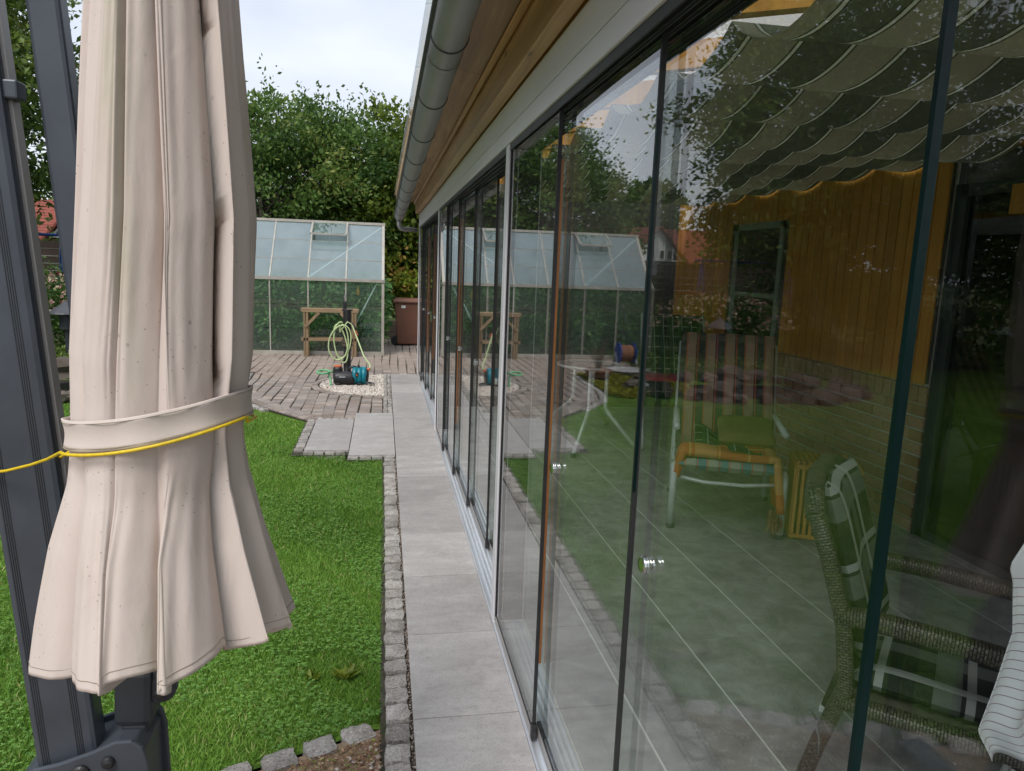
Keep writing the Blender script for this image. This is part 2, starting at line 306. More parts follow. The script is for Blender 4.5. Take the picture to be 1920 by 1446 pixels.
# ------------------------------------------------------------------ mesh helpers
class MB:
    def __init__(s): s.v = []; s.f = []; s.uv = None
    def add(s, vs, fs):
        b = len(s.v); s.v += [tuple(p) for p in vs]; s.f += [tuple(b + i for i in q) for q in fs]; return s
    def box(s, x0, x1, y0, y1, z0, z1, M=None):
        vs = [Vector((x, y, z)) for z in (z0, z1) for y in (y0, y1) for x in (x0, x1)]
        if M is not None: vs = [M @ p for p in vs]
        return s.add(vs, [(0, 2, 3, 1), (4, 5, 7, 6), (0, 1, 5, 4), (2, 6, 7, 3), (0, 4, 6, 2), (1, 3, 7, 5)])
    def bar(s, a, b, wd, th, up=(0, 0, 1)):
        a, b = Vector(a), Vector(b); d = (b - a).normalized(); u = Vector(up); sx = d.cross(u)
        if sx.length < 1e-4: sx = d.cross(Vector((0, 1, 0)))
        sx.normalize(); uz = sx.cross(d)
        vs = [p + sx * (wd / 2 * i) + uz * (th / 2 * j) for p in (a, b) for i, j in ((-1, -1), (1, -1), (1, 1), (-1, 1))]
        return s.add(vs, [(3, 2, 1, 0), (4, 5, 6, 7), (0, 1, 5, 4), (1, 2, 6, 5), (2, 3, 7, 6), (3, 0, 4, 7)])
    def tube(s, pts, r, n=8, cap=True, closed=False):
        P = [Vector(p) for p in pts]; m = len(P); rs = r if isinstance(r, (list, tuple)) else [r] * m
        prev = None; rings = []
        for i, p in enumerate(P):
            if closed: d = P[(i + 1) % m] - P[i - 1]
            else: d = P[min(i + 1, m - 1)] - P[max(i - 1, 0)]
            d.normalize()
            if prev is None:
                a = Vector((0, 0, 1)) if abs(d.z) < .9 else Vector((1, 0, 0)); u = d.cross(a).normalized()
            else:
                u = prev - d * prev.dot(d); u.normalize()
            prev = u; q = d.cross(u)
            rings.append([p + (u * math.cos(2 * math.pi * k / n) + q * math.sin(2 * math.pi * k / n)) * rs[i] for k in range(n)])
        vs = [x for g in rings for x in g]; fs = []
        for i in range(m if closed else m - 1):
            j = (i + 1) % m
            for k in range(n): fs.append((i * n + k, i * n + (k + 1) % n, j * n + (k + 1) % n, j * n + k))
        if cap and not closed: fs += [tuple(range(n))[::-1], tuple((m - 1) * n + k for k in range(n))]
        return s.add(vs, fs)
    def lathe(s, prof, n=20, c=(0, 0, 0), M=None, cap=True):
        vs = []; fs = []; c = Vector(c)
        for r, z in prof:
            for k in range(n):
                p = Vector((r * math.cos(2 * math.pi * k / n), r * math.sin(2 * math.pi * k / n), z)); vs.append((M @ p if M is not None else p) + c)
        for i in range(len(prof) - 1):
            for k in range(n): fs.append((i * n + k, i * n + (k + 1) % n, (i + 1) * n + (k + 1) % n, (i + 1) * n + k))
        if cap: fs += [tuple(range(n))[::-1], tuple((len(prof) - 1) * n + k for k in range(n))]
        return s.add(vs, fs)
    def prism(s, poly, fn0, fn1):
        a = [fn0(*p) for p in poly]; b = [fn1(*p) for p in poly]; n = len(poly)
        return s.add(a + b, [tuple(range(n))[::-1], tuple(range(n, 2 * n))] + [(k, (k + 1) % n, n + (k + 1) % n, n + k) for k in range(n)])
    def grid(s, fn, nu, nv, uvfn=None, wrap=False):
        b = len(s.v); vs = []; 
        if s.uv is None: s.uv = [(0, 0)] * b
        for j in range(nv + 1):
            for i in range(nu if wrap else nu + 1):
                a, c = i / nu, j / nv; vs.append(tuple(fn(a, c))); s.uv.append(uvfn(a, c) if uvfn else (a, c))
        w_ = nu if wrap else nu + 1; fs = []
        for j in range(nv):
            for i in range(nu):
                i2 = (i + 1) % w_ if wrap else i + 1
                fs.append((b + j * w_ + i, b + j * w_ + i2, b + (j + 1) * w_ + i2, b + (j + 1) * w_ + i))
        s.v += vs; s.f += fs; return s
    def mesh(s, name, mat, smooth=False):
        me = bpy.data.meshes.new(name); me.from_pydata(s.v, [], s.f); me.materials.append(MATS[mat])
        if smooth: me.polygons.foreach_set('use_smooth', [True] * len(me.polygons))
        if s.uv is not None:
            ul = me.uv_layers.new(name='UVMap'); li = np.empty(len(me.loops), dtype=np.int32); me.loops.foreach_get('vertex_index', li)
            ul.data.foreach_set('uv', np.array(s.uv, dtype=np.float32)[li].ravel())
        me.update(); return me
    def build(s, name, mat, parent=None, smooth=False, bevel=0, solid=0, sub=0, local=False):
        return link(name, s.mesh(name, mat, smooth), parent, bevel, solid, sub, local)
WORLD = {}
def link(name, me, parent=None, bevel=0, solid=0, sub=0, local=False):
    ob = bpy.data.objects.new(name, me); COL.objects.link(ob)
    if parent is not None:
        ob.parent = parent
        if parent.name in WORLD and not local: ob.matrix_parent_inverse = WORLD[parent.name].inverted()
    if solid: m = ob.modifiers.new('solid', 'SOLIDIFY'); m.thickness = solid; m.offset = 0
    if sub: m = ob.modifiers.new('sub', 'SUBSURF'); m.levels = sub; m.render_levels = sub
    if bevel:
        m = ob.modifiers.new('bevel', 'BEVEL'); m.width = bevel; m.segments = 2; m.limit_method = 'ANGLE'; m.angle_limit = R(40)
    return ob
def tag(ob, label=None, cat=None, group=None, kind=None):
    if label: ob['label'] = label
    if cat: ob['category'] = cat
    if group: ob['group'] = group
    if kind: ob['kind'] = kind
    return ob
def thing(name, label, cat, loc=(0, 0, 0), rz=0, group=None):
    ob = bpy.data.objects.new(name, None); COL.objects.link(ob); ob.location = loc; ob.rotation_euler = (0, 0, rz); ob.empty_display_size = .1
    WORLD[ob.name] = Matrix.Translation(loc) @ Matrix.Rotation(rz, 4, 'Z')
    return tag(ob, label, cat, group)
def piece(name, me, parent, loc, rot=(0, 0, 0), scale=(1, 1, 1)):
    ob = bpy.data.objects.new(name, me); COL.objects.link(ob); ob.parent = parent
    if parent.name in WORLD: ob.matrix_parent_inverse = WORLD[parent.name].inverted()
    ob.location = loc; ob.rotation_euler = rot; ob.scale = scale; return ob
def npmesh(name, V, F, mat, rnd=None, smooth=False):
    """numpy vertex/face arrays (all faces same size) -> mesh, optional per-vertex float attribute"""
    me = bpy.data.meshes.new(name); k = F.shape[1]
    me.vertices.add(len(V)); me.vertices.foreach_set('co', V.astype(np.float32).ravel())
    me.loops.add(F.size); me.loops.foreach_set('vertex_index', F.astype(np.int32).ravel())
    me.polygons.add(len(F)); me.polygons.foreach_set('loop_start', np.arange(0, F.size, k, dtype=np.int32))
    if smooth: me.polygons.foreach_set('use_smooth', np.ones(len(F), dtype=bool))
    if rnd is not None:
        a = me.attributes.new('rnd', 'FLOAT', 'POINT'); a.data.foreach_set('value', rnd.astype(np.float32))
    for m in (mat if isinstance(mat, (list, tuple)) else [mat]): me.materials.append(MATS[m])
    me.update(calc_edges=True); me.validate(); return me
def unit(a): return a / (np.linalg.norm(a, axis=1, keepdims=True) + 1e-9)
def leaf_arrays(P, D, size, width=.5, rnd=None):
    """diamond leaves at P pointing along D"""
    n = len(P); s = (size * RNG.uniform(.65, 1.25, n))[:, None]
    D = unit(D); B = unit(np.cross(D, RNG.normal(size=(n, 3)))); Nn = np.cross(D, B)
    V = np.stack([P, P + D * s * .45 + B * s * width * .5 + Nn * s * .06, P + D * s, P + D * s * .45 - B * s * width * .5 + Nn * s * .06], 1).reshape(-1, 3)
    F = np.arange(4 * n).reshape(n, 4)
    r = RNG.uniform(0, 1, n) if rnd is None else np.clip(rnd, 0, 1)
    return V, F, np.repeat(r, 4)
def blob_mesh(name, seed, mat, rough=.25, flat=1.0, sub=2):
    rg = np.random.default_rng(seed); bm = bmesh.new(); bmesh.ops.create_icosphere(bm, subdivisions=sub, radius=1)
    ks = rg.normal(size=(6, 3)) * 1.6; ph = rg.uniform(0, 6.3, 6)
    for v in bm.verts:
        c = np.array(v.co); d = 1 + rough * sum(math.sin(float(k @ c) * 1.3 + p) for k, p in zip(ks, ph)) / 3
        v.co = v.co * d; v.co.z *= flat
    me = bpy.data.meshes.new(name); bm.to_mesh(me); bm.free(); me.materials.append(MATS[mat])
    a = me.attributes.new('rnd', 'FLOAT', 'POINT'); a.data.foreach_set('value', np.full(len(me.vertices), rg.uniform(0, 1), dtype=np.float32))
    return me
def cobble_mesh(name, seed, sx, sy, sz, mat, irr=.12):
    rg = np.random.default_rng(seed); bm = bmesh.new(); bmesh.ops.create_cube(bm, size=1)
    bmesh.ops.subdivide_edges(bm, edges=bm.edges[:], cuts=2, use_grid_fill=True)
    for v in bm.verts:
        c = v.co; e = (abs(c.x) > .4) + (abs(c.y) > .4) + (abs(c.z) > .4)
        k = 1 - (.035 if e == 2 else .10 if e == 3 else 0)
        v.co = Vector((c.x * k + rg.normal() * irr * .22, c.y * k + rg.normal() * irr * .22, c.z * (1 - (.12 if e >= 2 else 0)) + rg.normal() * irr * .3))
        v.co.x *= sx; v.co.y *= sy; v.co.z *= sz
    me = bpy.data.meshes.new(name); bm.to_mesh(me); bm.free(); me.materials.append(MATS[mat])
    return me

# ------------------------------------------------------------------ ground
def sheet(name, mat, poly, z, kind='structure', parent=None):
    m = MB(); m.add([(x, y, z) for x, y in poly], [tuple(range(len(poly)))]); ob = m.build(name, mat, parent)
    if parent is None: ob['kind'] = kind
    return ob
g_ = MB(); g_.grid(lambda a, b: (-250 + 500 * a, -250 + 500 * b, -.075), 8, 8); g_.uv = None
g_.build('ground', 'earth')['kind'] = 'structure'

# left boundary of the paved yard (x as a function of y)
YL = [(7.36, -.68), (7.55, -.84), (8.03, -1.22), (8.64, -1.62), (9.2, -1.74), (10.0, -1.74), (10.55, -1.78), (10.8, -2.3), (11.0, -4.6), (16, -4.6)]
def yard_left(y): return np.interp(y, [a for a, b in YL], [b for a, b in YL])
def setts_line(x): return 2.386 + .425 * x           # row of granite setts between lawn and gravel bed
def lawn_ok(x, y):
    ok = (x < .013) & (y > setts_line(x) + .04) & (y < 8.35)
    ok &= ~((x > yard_left(np.minimum(y, 10.5)) - .10) & (y > 7.36))
    ok &= ~((x > -.752) & (y > 6.09)) & ~((x > -.30) & (y > 5.935))
    ok &= x > -11
    return ok
lawn_poly = [(-12, -2.6), (-.02, setts_line(0)), (.015, 2.38), (.015, 5.95), (-.3, 5.95), (-.74, 6.15), (-.74, 7.4), (-.84, 7.55), (-1.22, 8.03), (-1.7, 8.64), (-1.9, 9.2), (-1.9, 11.4), (-4.6, 11.4), (-12, 12)]
sheet('lawn', 'lawn_soil', lawn_poly, -.03)

def grass():
    n = 360000
    # density falls off with distance from the path corner
    y = 1.2 + 7.2 * RNG.uniform(0, 1, n) ** 1.5; x = -(RNG.uniform(0, 1, n) ** 1.55) * (1.2 + (y - .8) * .75)
    keep = lawn_ok(x, y); x, y = x[keep], y[keep]; n = len(x)
    h = RNG.uniform(.011, .028, n) * (1 + .35 * np.sin(x * 2.1 + 1.3) * np.sin(y * 1.7)); lean = RNG.normal(size=(n, 2)) * .62
    wd = RNG.uniform(.0015, .0028, n) * (1 + .12 * np.maximum(y - 3, 0)); an = RNG.uniform(0, 6.28, n)
    P = np.stack([x, y, np.full(n, -.03)], 1); B = np.stack([np.cos(an), np.sin(an), np.zeros(n)], 1) * wd[:, None]
    T = P + np.stack([lean[:, 0] * h, lean[:, 1] * h, h], 1)
    V = np.stack([P - B, P + B, T], 1).reshape(-1, 3); F = np.arange(3 * n).reshape(n, 3)
    patch = .5 + .28 * np.sin(x * 1.9 + np.sin(y * 2.3) * 1.4) * np.cos(y * 1.3 + .6) + .15 * np.sin(x * 5.1 + y * 4.3)
    r = np.clip(patch * .7 + RNG.normal(0, .2, n), 0, .97); r[RNG.uniform(0, 1, n) < .03] = 1
    ob = link('lawn_grass', npmesh('lawn_grass', V, F, 'grass_mat', np.repeat(r, 3)))
    tag(ob, 'short mown green lawn grass beside the paved path', 'grass', kind='stuff')
    m = 30000; y = 1.3 + 5.4 * RNG.uniform(0, 1, m) ** 1.3; x = -(RNG.uniform(0, 1, m) ** 1.3) * (1.1 + (y - .8) * .6); k = lawn_ok(x, y)
    cl = np.sin(x * 4.3 + 1.) * np.sin(y * 3.7) + .6 * np.sin(x * 9 + y * 7) > -.35; k &= cl; x, y = x[k], y[k]; m = len(x)
    P = np.stack([x, y, RNG.uniform(-.012, .008, m)], 1); 
    Vs = []; 
    for q in range(3):
        an = RNG.uniform(0, .6, m) + q * 2.1; D = np.stack([np.cos(an), np.sin(an), RNG.uniform(-.1, .45, m)], 1); s = RNG.uniform(.004, .0085, m)[:, None]
        B = np.stack([-np.sin(an), np.cos(an), np.zeros(m)], 1); Vs.append(np.stack([P, P + D * s * .7 + B * s * .5, P + D * s * 1.1, P + D * s * .7 - B * s * .5], 1))
    V = np.concatenate(Vs, 0).reshape(-1, 3); F = np.arange(len(V)).reshape(-1, 4); r = np.tile(np.repeat(np.clip(RNG.normal(.5, .25, m), 0, 1), 4), 3)
    ob = link('clover', npmesh('clover', V, F, 'clover_mat', r)); tag(ob, 'small round clover leaves growing through the lawn', 'clover', kind='stuff')
grass()
def weed(x, y, sz, n, lab, group=None):
    P = np.tile(np.array([x, y, -.02]), (n, 1)); an = RNG.uniform(0, 6.3, n); D = np.stack([np.cos(an), np.sin(an), RNG.uniform(.35, 1.1, n)], 1)
    V, F, r = leaf_arrays(P, D, sz, .32); ob = link('weed', npmesh('weed', V, F, 'leaf_yellow', r * .5 + .4)); tag(ob, lab, 'plant')
weed(-.27, 2.72, .04, 26, 'pale broad-leaved weed in the lawn, left of the grassy tuft')
weed(-.14, 2.71, .06, 34, 'spiky grassy tuft in the lawn nearest the setts')

# gravel bed with granite setts in the corner
gb = sheet('gravel_bed', 'gravel_bed', [(-12, -2.72), (.012, 2.375), (.012, -1.5), (-12, -8)], -.022)
def litter():
    n = 26000; x = -RNG.uniform(0, 1, n) ** 1.3 * 3.2; y = setts_line(x) - .06 - RNG.uniform(0, 1, n) ** 1.2 * 1.5
    k = x < .005; x, y = x[k], y[k]; n = len(x)
    an = RNG.uniform(0, 6.3, n); D = np.stack([np.cos(an), np.sin(an), RNG.uniform(-.1, .5, n)], 1)
    V, F, r = leaf_arrays(np.stack([x, y, RNG.uniform(-.022, -.008, n)], 1), D, .016, .35); r = np.repeat(np.clip(RNG.beta(1.6, 2, n) + (RNG.uniform(0, 1, n) < .2) * .6, 0, 1), 4)
    tag(link('leaf_litter', npmesh('leaf_litter', V, F, 'litter_mat', r)), 'brown dry litter and moss over the gravel corner', 'litter', kind='stuff')
litter()
def pebbles(name, lab, x, y, z, s, bias=0):
    n = len(x); tv = np.array([(1, 0, 0), (-1, 0, 0), (0, 1, 0), (0, -1, 0), (0, 0, 1), (0, 0, -1)], float); tf = np.array([(0, 2, 4), (2, 1, 4), (1, 3, 4), (3, 0, 4), (2, 0, 5), (1, 2, 5), (3, 1, 5), (0, 3, 5)])
    sc = s[:, None, None] * RNG.uniform(.55, 1.15, (n, 1, 3)); an = RNG.uniform(0, 6.3, n); c, sn = np.cos(an), np.sin(an)
    V = tv[None] * sc * np.array([1, 1, .7]); V = V + RNG.normal(0, .12, V.shape) * s[:, None, None]
    X = V[:, :, 0] * c[:, None] - V[:, :, 1] * sn[:, None]; Y = V[:, :, 0] * sn[:, None] + V[:, :, 1] * c[:, None]
    V = np.stack([X + x[:, None], Y + y[:, None], V[:, :, 2] + z[:, None]], 2).reshape(-1, 3)
    F = (tf[None] + 6 * np.arange(n)[:, None, None]).reshape(-1, 3); r = np.repeat(np.clip(RNG.normal(.55 + bias, .25, n), 0, 1), 6)
    tag(link(name, npmesh(name, V, F, 'pebble_mat', r, True)), lab, 'gravel', kind='stuff')
n = 2600; px_ = -RNG.uniform(0, 1, n) ** 1.2 * 3; py_ = setts_line(px_) - .1 - RNG.uniform(0, 1, n) ** 1.1 * 1.6
pebbles('corner_gravel', 'scattered pale pebbles in the brown corner bed', px_, py_, np.full(n, -.016), RNG.uniform(.006, .015, n))
COBM = [cobble_mesh('cobblestone', 100 + k, .094, .094, .08, 'granite') for k in range(7)]
for k, x in enumerate((-.075, -.2, -.325, -.46, -.6, -.74, -.88, -1.03)):
    piece('granite_sett', COBM[k % 7], gb, (x, setts_line(x) + random.uniform(-.006, .006), -.053 + random.uniform(0, .008)), (0, 0, .4 + random.uniform(-.1, .1)), (1.15, 1.02, 1))

# ------------------------------------------------------------------ path: slabs, cobbles
path = sheet('path', 'joint_bed', [(.0, -1.6), (.62, -1.6), (.62, 10.5), (-.0, 10.5), (-.0, 7.78), (-.29, 7.78), (-.29, 7.46), (-.76, 7.46), (-.76, 6.1), (-.29, 6.1), (-.29, 5.92), (0, 5.92)], -.018)
def slab(x0, x1, y0, y1):
    m = MB(); m.box(x0, x1, y0, y1, -.03, .004 + random.uniform(-.0012, .0012)); return m.build('slab', 'slab_stone', path, bevel=.0025)
for k in range(-6, 14):
    y0 = 2.378 + .602 * k
    if y0 < 10.3: slab(.118, .506, y0 + .0025, min(y0 + .5995, 10.49))
slab(-.277, .112, 6.035, 7.748); slab(-.655, -.283, 6.2, 7.43)
def cobbles(x0, x1, y0, y1, n, along='y', sc=1.0):
    for k in range(n):
        t = (k + .5) / n + random.uniform(-.06, .06) / n
        p = ((x0 + x1) / 2, y0 + (y1 - y0) * t) if along == 'y' else (x0 + (x1 - x0) * t, (y0 + y1) / 2)
        L = (y1 - y0) / n if along == 'y' else (x1 - x0) / n; Wd = (x1 - x0) if along == 'y' else (y1 - y0)
        s = (Wd / .094 * .95, L / .094 * .86, 1) if along == 'y' else (L / .094 * .9, Wd / .094 * .95, 1)
        piece('cobblestone', random.choice(COBM), path, (p[0] + random.uniform(-.004, .004), p[1], -.036 + random.uniform(-.004, .004)), (random.uniform(-.03, .03), random.uniform(-.03, .03), random.uniform(-.06, .06)), s)
cobbles(.016, .108, 1.3, 5.93, 43); cobbles(-.745, -.662, 6.2, 7.44, 13); cobbles(-.66, -.3, 6.105, 6.19, 4, 'x'); cobbles(-.29, .11, 5.945, 6.028, 4, 'x')
cobbles(.012, .062, 7.78, 10.5, 27); cobbles(.064, .112, 7.78, 10.5, 27)
cobbles(-.655, -.29, 7.437, 7.5, 5, 'x')
n = 2200; pebbles('joint_grit', 'fine grey grit between the cobbles and the slabs', RNG.uniform(.106, .118, n), RNG.uniform(1.3, 10.4, n), np.full(n, -.014), RNG.uniform(.002, .0045, n), -.2)

# ------------------------------------------------------------------ paved yard of clay pavers
yard = sheet('paved_yard', 'joint_bed', [(.0, 7.48), (.0, 10.5), (1.9, 10.5), (1.9, 16), (-4.6, 16), (-4.6, 11), (-2.3, 10.8), (-1.8, 10.55), (-1.76, 9.2), (-1.66, 8.64), (-1.26, 8.03), (-.86, 7.55), (-.7, 7.4), (-.27, 7.4), (-.27, 7.6)], -.019)
def brick_mesh(nm, L, Wd, mat, h=.05, ch=.005):
    m = MB(); a, b = L / 2, Wd / 2
    vs = [(-a, -b, -h), (a, -b, -h), (a, b, -h), (-a, b, -h), (-a, -b, -ch), (a, -b, -ch), (a, b, -ch), (-a, b, -ch), (-a + ch, -b + ch, 0), (a - ch, -b + ch, 0), (a - ch, b - ch, 0), (-a + ch, b - ch, 0)]
    fs = [(0, 1, 5, 4), (1, 2, 6, 5), (2, 3, 7, 6), (3, 0, 4, 7), (4, 5, 9, 8), (5, 6, 10, 9), (6, 7, 11, 10), (7, 4, 8, 11), (8, 9, 10, 11)]
    m.add(vs, fs); return m.mesh(nm, mat)
PAV = brick_mesh('paver', .117, .086, 'paver', ch=.006); spots = []
GC = (.02, 9.62); GR = .83
def in_yard(x, y):
    if y < 7.44 or x < yard_left(y) + .13 + (.01 if y < 10.7 else 0): return False
    if x > -.01 and y < 10.5 and x < .62: return False
    if y < 10.5 and x > -.02: return False
    if y < 7.8 and x > -.3: return False
    if y < 7.52 and x > -.7: return False
    if math.hypot(x - GC[0], y - GC[1]) < GR + .13 and x < GC[0] + .1: return False
    if 12.62 < y and x < .04: return False
    return -4.4 < x < 1.8 and y < 15.6
for i in range(-38, 17):
    for j in range(0, 84):
        x = -.065 + .125 * i + .010 * math.sin(j * .23 + i); y = 7.45 + .0985 * j + (.008 * math.sin(i * 1.7))
        if in_yard(x, y): spots.append((x, y, random.uniform(-.03, .03)))
edge = [(b, a) for a, b in YL[:7]]
def along(poly, step):
    out = []; acc = 0
    for (x0, y0), (x1, y1) in zip(poly[:-1], poly[1:]):
        L = math.hypot(x1 - x0, y1 - y0); t = acc
        while t < L: out.append((x0 + (x1 - x0) * t / L, y0 + (y1 - y0) * t / L, math.atan2(y1 - y0, x1 - x0))); t += step
        acc = t - L
    return out
for off in (.055, .155):
    for x, y, a in along(edge, .123): spots.append((x + math.sin(a) * off, y - math.cos(a) * off, a))
for k in range(22):
    a = math.pi / 2 + math.pi * (k + .5) / 22; spots.append((GC[0] + (GR + .06) * math.cos(a), GC[1] + (GR + .06) * math.sin(a), a + math.pi / 2))
def vis(p):
    x, y, a = p; return y + abs(x) * .5 if -3.2 * y / 12 < x < .9 else 99 + y
spots.sort(key=vis)
for x, y, a in spots[:300]: piece('paver', PAV, yard, (x, y, random.uniform(-.004, .002)), (random.uniform(-.012, .012), random.uniform(-.012, .012), a))
mm = MB(); q = brick_mesh('tmp', .117, .086, 'paver', ch=.006); qv = [v.co.copy() for v in q.vertices]; qf = [tuple(p.vertices) for p in q.polygons]
for x, y, a in spots[300:]:
    M = Matrix.Translation((x, y, random.uniform(-.004, .002))) @ Matrix.Rotation(a, 4, 'Z'); mm.add([M @ v for v in qv], qf)
mm.build('paver_field', 'paver_mass', yard)['kind'] = 'stuff'
for x, y, a in along(edge[2:], .1): piece('edging_stone', random.choice(COBM), yard, (x - math.sin(a) * .055, y + math.cos(a) * .055, -.042), (0, 0, a), (1, .9, 1))
# half-round bed of pale gravel with the pump
pg = [(GC[0], GC[1] - GR)] + [(GC[0] + GR * math.cos(a), GC[1] + GR * math.sin(a)) for a in np.linspace(-math.pi / 2, -3 * math.pi / 2, 24)]
sheet('pale_gravel_bed', 'pale_gravel', pg, -.013)
n = 9000; rr = np.sqrt(RNG.uniform(0, 1, n)) * (GR - .01); aa = RNG.uniform(math.pi / 2, 1.5 * math.pi, n)
pebbles('pale_gravel', 'pale pink and white gravel around the blue pump', GC[0] + rr * np.cos(aa), GC[1] + rr * np.sin(aa), RNG.uniform(-.014, -.002, n), RNG.uniform(.008, .017, n), .12)
# ------------------------------------------------------------------ conservatory (glazed terrace room along the house)
YN, YF = -.80, 10.62          # near and far end of the glazed front
XW = 3.38                     # house wall
con = thing('conservatory', 'timber-roofed glazed terrace room with grey aluminium frame along the path', 'conservatory', (.6, 5, 0))
m = MB(); m.box(.502, .66, YN, YF, 2.187, 2.29); hd = m.build('header', 'alu_frame', con, bevel=.003)
m = MB(); m.box(.500, .66, YN, YF, 2.118, 2.183); m.build('header_trim', 'alu_frame', con, bevel=.003)
for y0, y1 in ((3.03, 3.1), (6.86, 6.93), (10.55, 10.62), (YN, YN + .07)):
    m = MB(); m.box(.504, .645, y0, y1, .012, 2.118); m.build('mullion', 'alu_frame', con, bevel=.003)
    m = MB(); m.box(.512, .637, y0 - .012, y0 - .0005, .03, 2.09); m.build('mullion_gasket', 'rubber', con)
m = MB(); m.box(.507, .65, YN, YF, -.03, .006); m.build('floor_track', 'alu_track', con)
for k in range(7):
    x = .5135 + .0215 * k if k else .5105
    m = MB(); m.box(x - .0018, x + .0018, YN, YF, .006, .019); m.build('track_rib', 'alu_track', con)
for k in range(5):
    x = .5215 + .025 * k
    m = MB(); m.box(x - .0125, x - .0075, YN, YF, 2.092, 2.118); m.box(x + .0075, x + .012, YN, YF, 2.095, 2.118); m.build('top_rail', 'track_dark', con)
m = MB(); m.box(.446, .497, YN, YF - .05, 2.292, 2.45); m.build('beam', 'beam_wood', con, bevel=.005)
m = MB(); m.tube([(.432, YN, 2.437), (.432, YF - .05, 2.437)], .014, 10); m.build('batten', 'beam_wood', con, smooth=True)
ys = [YN, 1.1, 3.35, 5.7, 8.0, YF - .05]
for a, b in zip(ys[:-1], ys[1:]):
    m = MB(); m.add([(.43, a, 2.452), (.43, b - .004, 2.452), (.17, b - .004, 2.49), (.17, a, 2.49), (.43, a, 2.47), (.43, b - .004, 2.47), (.17, b - .004, 2.51), (.17, a, 2.51)], [(0, 3, 2, 1), (4, 5, 6, 7), (0, 1, 5, 4), (1, 2, 6, 5), (2, 3, 7, 6), (3, 0, 4, 7)])
    m.build('soffit_board', 'soffit_wood', con)
# rafters and glazed roof
RS = (3.06 - 2.5) / (XW - .17)
def roof_z(x): return 2.52 + (x - .17) * RS
for k in range(14):
    y = YN + .1 + k * .86
    m = MB(); m.add([(x, y + dy, roof_z(x) + dz) for x in (.5, XW) for dy in (-.04, .04) for dz in (-.13, .0)], [(0, 1, 3, 2), (4, 6, 7, 5), (0, 4, 5, 1), (2, 3, 7, 6), (0, 2, 6, 4), (1, 5, 7, 3)]); m.build('rafter', 'plank_wood', con)
    if k < 13:
        m = MB(); m.add([(x, y + dy, roof_z(x) + dz) for x in (.14, XW) for dy in (.005, .855) for dz in (.004, .016)], [(0, 1, 3, 2), (4, 6, 7, 5), (0, 4, 5, 1), (2, 3, 7, 6), (0, 2, 6, 4), (1, 5, 7, 3)]); m.build('roof_pane', 'roof_sheet', con)
m = MB(); m.box(.505, .645, YN, YF - .03, 2.293, 2.36); m.build('front_plate', 'plank_wood', con)
# zinc gutter, falling towards the far end
def gz(y): return 2.412 - .0225 * (y - 2.65)
GX, GRr = .222, .064
gut_y = np.linspace(YN, 10.45, 28)
m = MB(); m.grid(lambda a, b: (GX + GRr * math.cos(math.pi * (1 + a)), YN + (10.45 - YN) * b, gz(YN + (10.45 - YN) * b) + GRr * math.sin(math.pi * (1 + a))), 18, 24); m.uv = None
gut = m.build('gutter', 'zinc', con, smooth=True, solid=.003)
m = MB(); m.tube([(GX - GRr - .004, y, gz(y) + .003) for y in (YN, 10.45)], .011, 10); m.build('rolled_rim', 'slate', gut, smooth=True)
for y in [2.66 + .85 * k for k in range(-4, 10)]:
    m = MB(); m.tube([(GX + (GRr + .003) * math.cos(a), y, gz(y) + (GRr + .003) * math.sin(a)) for a in np.linspace(math.pi, 2 * math.pi, 14)], .0035, 6); m.build('gutter_bracket', 'slate', gut)
for y in (2.87, 6.4):
    m = MB(); m.grid(lambda a, b: (GX + (GRr + .0035) * math.cos(math.pi * (1 + a)), y + .03 * b, gz(y) + (GRr + .0035) * math.sin(math.pi * (1 + a))), 18, 1); m.uv = None; m.build('gutter_joint', 'zinc', gut, smooth=True)
m = MB(); m.prism([(GX + .062 * math.cos(a), gz(10.45) + .062 * math.sin(a)) for a in np.linspace(math.pi, 2 * math.pi, 14)], lambda x, z: (x, 10.443, z), lambda x, z: (x, 10.452, z)); m.build('gutter_end_cap', 'zinc', gut)
ze = gz(10.3)
m = MB(); m.tube([(GX - .01, 10.33, ze - .05), (GX - .01, 10.33, ze - .13), (GX + .01, 10.335, ze - .165), (GX + .05, 10.35, ze - .175), (.47, 10.40, ze - .18)], .03, 12); m.build('outlet_pipe', 'zinc', gut, smooth=True)

